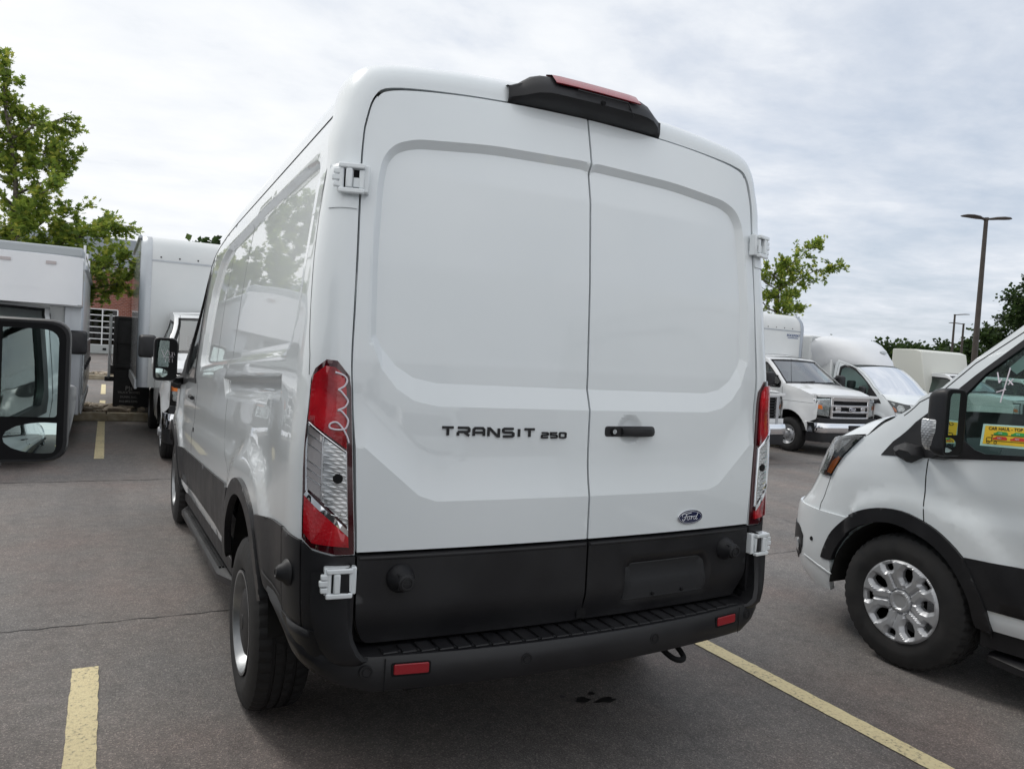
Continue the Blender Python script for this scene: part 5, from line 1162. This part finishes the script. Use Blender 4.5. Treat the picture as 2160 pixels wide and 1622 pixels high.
def fibre_nose(root, y0, W_, z0, z1, fwd, L_, zb, kind='T'):
    """fibreglass nose over the cab"""
    bx = empty('nose_body', (0, y0, 0)); bx.parent = root; w = W_/2; rr = []
    for t_ in np.linspace(0, 1, 10):
        z = z0+(z1-z0)*t_
        if kind == 'T': f_ = -fwd*(1-t_**2.2)*1.0-.0; ww = w-.26*(1-t_)**1.2*1.0
        else: f_ = -fwd*(.92+.08*math.sin(PI*t_)) if t_ < .93 else -fwd*.90; ww = w-.01
        row = []
        for a in np.linspace(-1, 1, 21):
            c_ = abs(a)**(6 if kind == 'K' else 5); y = f_*(1-c_)+(0 if kind == 'K' else 0)*c_; row.append((ww*(math.copysign(min(1, abs(a)*1.06), a)) if kind == 'K' else ww*a, y-.0, z-(.10*c_*t_ if kind == 'T' else 0)))
        row = [(-ww*1.0-(w-ww), .45, z-(.10*t_ if kind == 'T' else 0))]+row+[(ww+(w-ww), .45, z-(.10*t_ if kind == 'T' else 0))]
        rr.append(row)
    top = rr[-1]; rr.append([(p[0]*.97, p[1]+.06, p[2]+.035) for p in top]); rr.append([(p[0]*.93, max(p[1]+.35, .0), p[2]+.06) for p in top]); rr.append([(p[0]*.9, .5, z1+.07) for p in top])
    G().loft(rr, False, False).out('nose_shell', FIBER, bx, smooth=48)
    bt = rr[0]; G().add([p for p in bt]+[(p[0], .45, z0+.001) for p in bt], [(i+1, i, len(bt)+i, len(bt)+i+1) for i in range(len(bt)-1)]).out('nose_underside', FIBER, bx)
    # body behind
    G().box(-w, w, .44, L_, zb, z1+.02).out('box_shell', BODYW, bx, bevel=.05)
    G().box(-w+.02, w-.02, .36, .45, zb, z0+.05).out('front_wall', BODYW, bx)
    G().box(-w-.005, -w+.10, .40, .47, zb, z1-.3).box(w-.10, w+.005, .40, .47, zb, z1-.3).out('corner_post', FIBER if kind == 'T' else ALU, bx, bevel=.01)
    g = G(); rivets(g, [(sg*(w-.05), .40, z0-.1-.2*i) for i in range(5) for sg in (-1, 1)], (0, -1, 0), .012); g.out('rivet', STEEL, bx)
    return bx
# ================================================================ vehicles placed
GV = 'white cargo vans parked facing away'
van = build_van('cargo_van', 'big white cargo van in the middle, seen from behind with both rear doors shut', GV)
# chalk scribble on the left tail lamp
CHALK = mat('white_marker', (.75, .70, .76), .7)
rz_ = ringZ(-1)
lamp0 = [c for c in van.children_recursive if c.name.startswith('tail_light')][0]
def mark(name, pts, fn, r, par, n=5): 
    P = spline(pts, n); V_ = [tuple(fn(a, b)) for a, b in P]; return G().tube(V_, r, 5).out(name, CHALK, par, smooth=True)
mark('marker_scribble', [(0.235, 1.441), (0.115, 1.432), (0.070, 1.418), (0.105, 1.40), (0.185, 1.388), (0.155, 1.383), (0.075, 1.36), (0.065, 1.35), (0.105, 1.335), (0.190, 1.325), (0.145, 1.322), (0.070, 1.30), (0.065, 1.285), (0.105, 1.268), (0.215, 1.266), (0.285, 1.272), (0.275, 1.284), (0.205, 1.288), (0.135, 1.272), (0.075, 1.245), (0.055, 1.225)], lambda a, b: rz_(a, b)+np.array([-.003, -.0185, 0]), .003, lamp0, 6)
vanR = build_van('cargo_van', 'white cargo van cut off by the right edge, front wheel with a silver ten-spoke cover', GV, cover=True)
vanR.location = (3.2, -4.15, 0)
vanL = copy_tree(van); vanL['label'] = 'van whose black door mirror fills the left edge of the view'
vanL.location = (-2.843, -4.23, 0); vanL.scale = (1, 1, 1.036)
mR_ = [c for c in children_of(vanL) if c.name.startswith('side_mirror') and c.location.x > 0][0]; mR_.scale = (1.28, 1, 1); mR_.location.x += -.010
tl_ = [c for c in children_of(mR_) if c.name.startswith('turn_lamp')][0]; tl_.data = tl_.data.copy(); tl_.data.materials[0] = mat('turn_lamp_smoke', (.075, .08, .085), .3, coat=.5)
vanM = copy_tree(van); vanM['label'] = 'white van parked behind the viewpoint, seen only as a reflection'; vanM.location = (1.3, -13.6, 0)
# notices and marker writing on the right van's window
fnL = SL(-1); gl_ = lambda a, b: fnL(a, b)+np.array([.014, 0, 0]); go = lambda a, b: fnL(a, b)+np.array([-.0015+.008, 0, 0])
YP = mat('notice_yellow', (.75, .50, .03), .6); PB = mat('notice_border', (.42, .66, .60), .6)
A0_, A1_, Z0_, Z1_ = 4.203, 3.865, 1.421, 1.527
def flat(name, a0, a1, z0, z1, m, par, lift): 
    f = lambda a, b: go(a, b)-np.array([lift, 0, 0]); V_ = [tuple(f(a, b)) for a, b in ((a0, z0), (a1, z0), (a1, z1), (a0, z1))]; return pyd(name, V_, [(0, 1, 2, 3)], m, par)
nt_ = flat('window_notice', A0_, A1_, Z0_, Z1_, PB, vanR, 0.000)
flat('notice_field', A0_-.012, A1_+.012, Z0_+.010, Z1_-.008, YP, nt_, .001)
INK = mat('notice_ink', (.02, .02, .015), .7); GRN = mat('notice_green', (.03, .30, .06), .6); REDN = mat('notice_red', (.55, .04, .03), .6)
def onwin(a, z, lift=.002):      # matrix for lettering on the left side, reading towards the rear
    p = go(a, z)-np.array([lift, 0, 0]); pu = go(a-.1, z)-go(a, z); X = Vector(pu).normalized(); pv = Vector(go(a, z+.1)-go(a, z)); Zn = X.cross(pv).normalized(); Yv = Zn.cross(X)
    return Matrix(((X.x, Yv.x, Zn.x, p[0]), (X.y, Yv.y, Zn.y, p[1]), (X.z, Yv.z, Zn.z, p[2]), (0, 0, 0, 1)))
text('notice_text', 'CAR HAUL - TOP DECK ONLY', .0205, INK, nt_, onwin(4.035, 1.507), extrude=.0002, off=.0004)
cm = (4.035, 1.455)
for i, (a, z, m_, tx) in enumerate(((4.115, 1.486, GRN, 'YES'), (4.035, 1.486, GRN, 'YES'), (4.115, 1.463, REDN, 'NO'), (4.035, 1.463, REDN, 'NO'))):
    pg = [(-.031, -.008), (.034, -.008), (.034, .003), (.026, .008), (-.012, .009), (-.022, .002), (-.031, .0)]; M_ = onwin(a, z, .0025)
    pyd('notice_car', [tuple(M_ @ Vector((x, y, 0))) for x, y in pg], [tuple(range(7))], m_, nt_); text('notice_text', tx, .012, PB, nt_, onwin(a, z, .004), extrude=.0001)
g = G(); 
def nb(a0, a1, z0, z1): 
    V_ = [tuple(go(a, b)-np.array([.0025, 0, 0])) for a, b in ((a0, z0), (a1, z0), (a1, z1), (a0, z1))]; g.add(V_, [(0, 1, 2, 3)])
nb(4.158, 3.93, 1.4755, 1.4775); nb(4.150, 3.95, 1.448, 1.4505); nb(4.175, 4.150, 1.444, 1.447); nb(4.176, 4.173, 1.444, 1.463); nb(4.172, 4.15, 1.462, 1.465); nb(4.152, 4.149, 1.446, 1.477); nb(3.972, 3.969, 1.446, 1.477)
for a in (4.166, 4.132, 3.99, 3.968, 3.94):
    c_ = [(a+.008*math.cos(2*PI*k/12), 1.441+.0075*math.sin(2*PI*k/12)) for k in range(12)]; c2 = [(a+.005*math.cos(2*PI*k/12), 1.441+.0045*math.sin(2*PI*k/12)) for k in range(12)]
    V_ = [tuple(go(p, q)-np.array([.0026, 0, 0])) for p, q in c_+c2]; g.add(V_, [(k, (k+1) % 12, 12+(k+1) % 12, 12+k) for k in range(12)])
g.out('notice_drawing', INK, nt_)
wm = lambda a, b: go(a, b)-np.array([.001, 0, 0])
for pts in ([(4.180, 1.779), (4.163, 1.728)], [(4.163, 1.728), (4.153, 1.748)], [(4.123, 1.801), (4.141, 1.634)], [(4.168, 1.682), (4.126, 1.697)], [(4.121, 1.742), (4.097, 1.719)], [(4.101, 1.747), (4.12, 1.719)]):
    G().tube([tuple(wm(a, b)) for a, b in pts], .0032, 5).out('marker_writing', CHALK, vanR)
pyd('paper_sheet', [tuple(wm(a, b)+np.array([.03, 0, 0])) for a, b in ((4.147, 1.801), (4.105, 1.771), (4.03, 1.83), (4.05, 1.87), (4.079, 1.872))], [(0, 1, 2, 3, 4)], PAPER, vanR)
# marker writing on the middle van's mirror
mm = [c for c in van.children if c.name.startswith('side_mirror')][0]
for pts in ([(-.03, .05), (-.012, -.0)], [(-.012, 0), (.012, .052)], [(.02, .045), (.026, .01)], [(.035, .03), (.045, .035), (.045, .005), (.032, .01), (.045, .016)], [(.055, .035), (.062, .012)], [(-.02, -.005), (.055, -.001)], [(-.005, -.012), (.0, -.04)], [(.018, -.012), (.03, -.018), (.02, -.03), (.03, -.042)], [(.045, -.012), (.047, -.042)]):
    G().tube([(a, -.072-.11*a*0-.0, b+.02) for a, b in pts], .0016, 4).out('marker_writing', CHALK, mm)
# ---------------------------------------------------------------- trucks facing the camera
SC = .87
tA = empty('service_truck', (-2.86, 7.30, 0), 'white service truck at the left edge with ladder rack posts and a blunt hood', 'truck', 'trucks facing the camera')
cab(tA, 'E'); tA.scale = (SC, SC, SC)
nb_ = fibre_nose(tA, 1.38, 2.42, 2.06, 2.72, .05, 5.2, .52, 'K')
for k in range(5):
    G().box(1.211, 1.235, .75+.9*k, 1.58+.9*k, .75, 1.55).out('locker_door', STEEL, nb_, bevel=.01); G().box(1.235, 1.26, 1.1+.9*k, 1.2+.9*k, 1.12, 1.2).out('locker_latch', BLACK, nb_)
G().box(1.20, 1.24, .5, 5.2, 2.60, 2.66).box(1.212, 1.228, .5, 5.2, .50, .62).out('side_rail', ALU, nb_)
for k in range(4): G().tube([(1.2, .5+1.4*k, 2.6), (1.2, .5+1.4*k, 2.95)], .018, 6).out('rack_post', WHITE2, nb_)
G().tube([(1.2, .5, 2.82), (1.2, 5, 2.82)], .018, 6).out('rack_rail', WHITE2, nb_)
G().box(-1.2, 1.2, -.02, .5, 2.72, 2.86).out('roof_cap', mat('cap_grey', (.42, .45, .47), .5), nb_, bevel=.03)
for sx in (-.9, -.3, .3, .82): G().box(sx-.06, sx+.06, -.062, -.05, 2.60, 2.64).out('marker_lamp', mat('marker_clear', (.5, .45, .45), .3), nb_)
G().box(.80, 1.20, -.02, .38, 2.04, 2.07).out('soffit', mat('soffit_grey', (.3, .31, .32), .6), nb_)
G().box(.98, 1.2, .30, .36, .5, 2.05).out('side_shield', ALU, nb_, bevel=.01); text('nose_mark', 'REPUBLIC', .08, MATS['cap_grey'], nb_, Matrix.Translation((-.3, -.068, 2.45)) @ Matrix.Rotation(R(90), 4, 'X')) if False else None
rear_axle(tA, 4.4)
tB = empty('box_truck', (-.07, 7.30, 0), 'white box truck with rounded box top and bright corner post, left of the middle van', 'truck', 'trucks facing the camera')
cab(tB, 'E'); dry_box(tB, 2.85, 3.6, 2.5, .85, 3.33); rear_axle(tB, 4.4); tB.scale = (SC, SC, SC)
tE = empty('box_truck', (10.76, 7.28, 0), 'white box truck with a bright chrome grille, right of the middle van', 'truck', 'trucks facing the camera')
cab(tE, 'E'); dry_box(tE, 2.42, 4.2, 2.44, .85, 3.14, 'ROCKPORT'); rear_axle(tE, 4.5); tE.scale = (SC, SC, SC)
tP = empty('pickup_truck', (7.98, 7.05, 0), 'white pickup with black slatted grille, half hidden behind the middle van', 'truck', 'trucks facing the camera')
cab(tP, 'P', yend=3.6); tP.scale = (SC, SC, SC); G().box(-.98, .98, 3.65, 5.6, .55, 1.32).out('cargo_bed', WHITE2, tP, bevel=.04); rear_axle(tP, 4.6)
# cutaway truck with the van nose: reuse the van's front parts
def cut_van(root):
    keep = build_van('front_parts', '', '')
    names = ('window_surround', 'door_window', 'door_seam', 'pillar_seam', 'bonnet_seam', 'bumper_seam', 'arch_trim', 'front_bumper', 'bumper_crease', 'grille', 'fog_lamp_bezel', 'parking_sensor', 'headlight', 'bonnet_gap', 'door_handle', 'mirror_base', 'side_mirror', 'windscreen', 'windscreen_pillar', 'bonnet', 'wheel_housing', 'seat', 'dashboard', 'steering_wheel', 'wheel', 'side_panel')
    for c in list(keep.children):
        b = c.name.split('.')[0]; ok = b in names
        if ok and c.type == 'MESH' and b not in ('side_panel',):
            ys_ = [v.co.y for v in c.data.vertices]
            if max(ys_)+c.location.y < 3.3: ok = False
        if ok and c.type == 'EMPTY' and c.location.y < 3: ok = False
        if b == 'side_panel':
            bmx = bmesh.new(); bmx.from_mesh(c.data); bmesh.ops.bisect_plane(bmx, geom=bmx.verts[:]+bmx.edges[:]+bmx.faces[:], plane_co=(0, 3.3, 0), plane_no=(0, -1, 0), clear_outer=True); bmx.to_mesh(c.data); bmx.free()
        if ok: c.parent = root
        else:
            for d in list(c.children_recursive): bpy.data.objects.remove(d)
            bpy.data.objects.remove(c)
    bpy.data.objects.remove(keep)
tT = empty('aero_box_truck', (13.42, 12.05, 0), 'white box truck with a smooth sloping fibreglass nose above its windscreen', 'truck', 'trucks facing the camera', rz=PI)
cut_van(tT); tT.scale = (SC, SC, SC)
nb2 = empty('nose_mount', (0, 3.5, 0)); nb2.parent = tT; nb2.rotation_euler = (0, 0, PI)
rr = []
prof_ = [(4.04, 2.02, .95), (3.98, 2.13, 1.02), (3.84, 2.27, 1.04), (3.70, 2.42, 1.09), (3.50, 2.56, 1.12), (3.25, 2.66, 1.14), (2.9, 2.72, 1.15)]
for y, z, w in prof_:
    row = []
    for a in np.linspace(-1, 1, 23):
        c_ = abs(a)**3.2; row.append((w*a, y-(y-2.75)*c_*.75 if y > 2.75 else y, z-.10*abs(a)**6-.02*c_))
    row = [(-w-.02, 2.6, z-.30)]+row+[(w+.02, 2.6, z-.30)]; rr.append(row)
rr = [[(p[0]*.99, p[1]-.10, p[2]-.03) for p in rr[0]]]+rr
G().loft(rr, False, False).out('nose_shell', FIBER, tT, smooth=50)
bm_ = [(-1.17, 2.62), (1.17, 2.62), (1.17, -1.4), (-1.17, -1.4)]
G().box(-1.17, 1.17, -1.4, 2.70, .55, 2.70).out('box_shell', BODYW, tT, bevel=.04)
G().box(-.98, .98, 2.70, 3.22, .55, 2.1).out('cab_back', BODYW, tT, bevel=.03)
g = G(); rivets(g, [(1.13, 2.70, 2.5-.2*i) for i in range(7)], (0, 1, 0), .014); rivets(g, [(1.1+.0, 2.71, 2.5)], (0, 1, 0)); g.out('rivet', STEEL, tT)
G().prism([(.13*math.cos(2*PI*i/20)-.25, .035*math.sin(2*PI*i/20)+2.36) for i in range(20)], lambda a, b, d: (a, 3.76-(b-2.36)*.95+d, b), .02).out('nose_mark', mat('cap_grey', (.42, .45, .47), .5), tT)
for sg in (-1, 1):
    w_ = wheel(tT, sg*.88, .9, sg, False)
bpy.data.objects.remove(nb2)
# further vehicles behind the right van
tQ = empty('utility_truck', (18.3, 7.9, 0), 'white truck with a tall pale cap behind the sloping bonnet at the right', 'truck', 'trucks facing the camera')
cab(tQ, 'P', yend=3.2); tQ.scale = (SC, SC, SC); G().add([(a, b, c) for a in (-1.15, 1.15) for b, c in ((2.5, 1.3), (2.75, 2.58), (2.95, 2.64), (3.7, 2.64), (3.7, .6), (3.3, .6))], [(0, 1, 2, 3, 4, 5), (11, 10, 9, 8, 7, 6), (0, 6, 7, 1), (1, 7, 8, 2), (2, 8, 9, 3), (3, 9, 10, 4), (4, 10, 11, 5), (5, 11, 6, 0)]).out('service_body', mat('cream_body', (.66, .67, .62), .5), tQ, bevel=.03); rear_axle(tQ, 3.3)
tS = empty('pickup_truck', (24.2, 9.2, 0), 'white pickup seen only through the side window of the van at right', 'truck', 'trucks facing the camera')
cab(tS, 'P', yend=3.6); tS.scale = (SC, SC, SC); G().box(-.98, .98, 3.65, 5.6, .55, 1.32).out('cargo_bed', WHITE2, tS, bevel=.04); rear_axle(tS, 4.6)
# ---------------------------------------------------------------- black lift-gate truck by the stone bed
TX, TY = -1.43, 13.0
lt = empty('liftgate_truck', (TX, TY, 0), 'black truck rear with folded lift gate and lettered mud flap, between two white trucks', 'truck')
BST = mat('black_steel', (.014, .014, .015), .45, fn=noisy(6, (.008, .008, .009), (.024, .024, .026)))
G().box(.0, 1.9, .0, .05, .84, 1.76).out('gate_platform', BST, lt, bevel=.01)
for k in range(4): G().box(.10+.12*k*0, .105, -.02, .0, .86, 1.74).out('gate_rib', BST, lt) if k == 0 else None
for z in (.86, 1.28, 1.72): G().box(0, 1.9, -.035, 0, z, z+.05).out('gate_rib', BST, lt, bevel=.008)
for x in (.02, .44, .86): G().box(x, x+.045, -.045, 0, .84, 1.76).out('gate_rib', BST, lt, bevel=.008)
G().box(-.04, 1.9, .02, .30, .74, .90).out('gate_beam', BST, lt, bevel=.01); G().box(.0, 1.9, .3, 5, .74, .9).box(.05, 1.85, .3, 5, .9, 1.6).out('truck_bed', BST, lt, bevel=.02)
fl_ = G().box(.02, .60, -.06, -.05, .16, .80).out('mud_flap', BST, lt)
WH = mat('flap_print', (.45, .45, .44), .7)
for tx, sz, z in (('PJs', .105, .50), ('TRUCK BODIES', .052, .425), ('DUNN, N.C.', .050, .345), ('910-892-5295', .052, .265)): text('flap_lettering', tx, sz, WH, fl_, Matrix.Translation((.27, -.062, z)) @ Matrix.Rotation(R(90), 4, 'X'), extrude=.001)
G().tube([(-.055, -.05, .70), (-.05, -.05, 1.80)], .024, 8).out('gate_strut', WHITE2, lt, smooth=50); G().box(-.12, .02, -.09, .0, .62, .70).cyl((-.05, -.12, .66), (-.05, .02, .66), .03, n=10).out('strut_bracket', BST, lt, bevel=.008)
G().box(.55, .72, -.02, .0, .38, .46).out('tail_reflector', REFL, lt)
lt2 = tyre('tyre', lt); lt2.location = (.32, 1.4, RT)
lt3 = tyre('tyre', lt); lt3.location = (1.6, 1.4, RT)
# ---------------------------------------------------------------- lamp posts
PM = mat('lamp_post_bronze', (.055, .045, .038), .5, fn=noisy(4, (.045, .036, .030), (.065, .054, .046)))
def lamp_post(x, y, h, label, dbl=True, r=.11, rz=0, arm=1.25):
    t = empty('lamp_post', (x, y, 0), label, 'lamp post', 'lamp posts round the lot', rz=rz)
    G().cyl((0, 0, .6), (0, 0, h), r, r*.62, 12).out('pole', PM, t, smooth=50); G().cyl((0, 0, 0), (0, 0, .7), .3, n=20).out('pole_base', CONC, t, smooth=50)
    G().cyl((0, 0, h), (0, 0, h+.10), r*.8, n=12).out('pole_cap', PM, t, smooth=50)
    for sg in ((-1, 1) if dbl else (1,)):
        rr = []
        for k, (x_, w_, t_) in enumerate(((.05, .06, .05), (.22, .07, .05), (.40, .20, .05), (.75, .25, .045), (1.05, .22, .035), (1.2, .10, .02))):
            z = h+.02+.10*math.sin(min(1, x_/1.2)*PI*.62); rr.append([(sg*x_*arm, -w_, z), (sg*x_*arm, -w_*.8, z+t_), (sg*x_*arm, w_*.8, z+t_), (sg*x_*arm, w_, z), (sg*x_*arm, w_*.8, z-t_*.5), (sg*x_*arm, -w_*.8, z-t_*.5)])
        G().loft(rr, True, True).out('lamp_head', PM, t, smooth=50)
    return t
lamp_post(29.3, 15.9, 8.0, 'tall bronze lamp post with two wing-like heads, nearest of the posts on the right', r=.125, rz=R(-25), arm=.85)
lamp_post(75.2, 45, 8.2, 'small distant lamp post at the right, the left of a close pair', False, .15, R(-55), 1.1)
lamp_post(74.5, 43.6, 7.2, 'small distant lamp post at the right, the right of a close pair', False, .15, R(-235), 1.1)
# ---------------------------------------------------------------- trees
GT = 'young oak trees in the stone beds'
def tp(x, z, y0, yb, bx): # target on plane y0 -> local offset on plane yb
    k = (yb+2.074)/(y0+2.074); return (-1.535+(x+1.535)*k-bx, 0, 1.534+(z-1.534)*k)
YB = 13.0; BX = -2.75
lim = [(-3.34, 6.25), (-3.25, 5.6), (-2.86, 5.35), (-2.30, 5.50), (-2.48, 5.0), (-2.34, 4.75), (-2.35, 4.4), (-2.5, 4.0), (-2.14, 3.7), (-1.30, 3.62), (-1.75, 3.35), (-1.55, 2.95), (-1.12, 2.9), (-1.5, 2.3), (-1.15, 2.55), (-4.2, 5.4), (-4.4, 4.4), (-4.6, 3.5), (-3.9, 6.0), (-3.8, 3.2), (-1.8, 2.75), (-2.9, 3.4), (-3.6, 4.8)]
L3 = []
for i, (x, z) in enumerate(lim):
    a = tp(x, z, 15, YB, BX); L3.append((a[0], (0 if i in (0, 3, 9) else random.uniform(-1.0, .9)), a[2]))
tree('oak_tree', 'tall young oak at the left edge with yellow-green branches reaching over the trucks', (BX, YB, 0), 6, L3, GT, LEAF, lsize=.112, nleaf=14000, seed=3, trunk_r=.09, spread=.24)
YB = 13.1; BX = 14.55
lim = [(19.4, 5.35), (18.3, 4.9), (18.9, 5.2), (20.4, 5.35), (21.05, 6.1), (21.25, 5.4), (20.7, 4.3), (20.6, 3.85), (19.4, 3.8), (18.2, 4.2), (20.2, 3.2), (18.9, 4.5), (19.9, 4.8), (19.6, 3.6)]
L3 = []
for i, (x, z) in enumerate(lim):
    a = tp(x, z, 17, YB, BX); L3.append((a[0], (0 if i in (0, 4) else random.uniform(-.7, .7)), a[2]))
tree('oak_tree', 'small young oak with sparse branches above the box truck on the right', (BX, YB, 0), 4.6, L3, GT, LEAF, lsize=.125, nleaf=5200, seed=5, trunk_r=.07, spread=.22)
def crown_tree(name, label, x, y, h, rad, seed, m, group, n=2600, ls=.7, z0=.15):
    rr = random.Random(seed); limbs = [(0, 0, h*.8)]
    for k in range(22):
        a = rr.uniform(0, 2*PI); t_ = rr.uniform(z0, 1); q = rad*math.sqrt(max(.05, 1-((t_-.42)/.62)**2))*rr.uniform(.65, 1.05); limbs.append((q*math.cos(a), q*math.sin(a), h*t_))
    return tree(name, label, (x, y, 0), h, limbs, group, m, lsize=ls, nleaf=n, seed=seed, trunk_r=.3, mleaf=m, lobed=False, spread=rad*.20)
GW = 'trees of the far tree line'
k = 0
for px_x, y, h, rad, lab in ((100, 70, 5.7, 5, 'low dark tree just right of the sloping nose truck, far behind'), (108, 72, 5.9, 5, 'low dark tree behind the tall pale cap, left of the small lamp posts'), (115, 71, 5.9, 4.6, 'dark tree directly behind the pair of small lamp posts'), (121, 72, 7.6, 4.8, 'dark tree directly behind the foot of the tall lamp post'), (128, 70, 10.5, 4.8, 'dark tree stepping up just right of the tall lamp post'), (134, 69, 18.5, 6.0, 'tallest dark tree, rising above the windscreen pillar of the right van'), (141, 71, 20, 6.5, 'dark tree seen through the window of the right van'), (93, 74, 5.6, 5, 'far dark tree behind the sloping nose of the truck'), (86, 76, 5.8, 5, 'far dark tree behind the chrome grille box truck'), (78, 78, 6, 5, 'far dark tree behind the half hidden pickup')):
    k += 1; crown_tree('far_tree', lab or 'dark rounded tree of the far tree line beyond the lot', px_x, y, h, rad, 20+k, LEAF2, GW, n=6500, ls=.62)
hb = sheet('hills', 30, 260, 84, 84.5, 0, mat('far_wood', (.02, .035, .012), .95)); bpy.data.objects.remove(hb)
# a low far wood as one mass behind the single trees
g = G(); rr = random.Random(9)
for i in range(18000):
    t_ = rr.random(); x = -60+240*t_; y = 92+rr.uniform(-4, 8)-.06*(x+60); z = rr.random()**.7*(4.9+.8*math.sin(x*.11)+.8*math.sin(x*.37)); s = rr.uniform(.28, .7); a, b = rr.uniform(0, 6.3), rr.uniform(-.7, .9); u = Vector((math.cos(a), math.sin(a), 0)); w = Vector((-math.sin(a)*math.sin(b), math.cos(a)*math.sin(b), math.cos(b)))
    p = Vector((x, y, z)); g.add([tuple(p+u*s), tuple(p+w*s*.6), tuple(p-u*s), tuple(p-w*s*.6)], [(0, 1, 2, 3)])
o = g.out('far_wood', LEAF2); o['kind'] = 'stuff'
crown_tree('far_tree', 'dark treetop just showing above the box truck beside the middle van', 4.95, 60, 8.7, 2.6, 77, LEAF2, GW, n=1500, ls=.5)
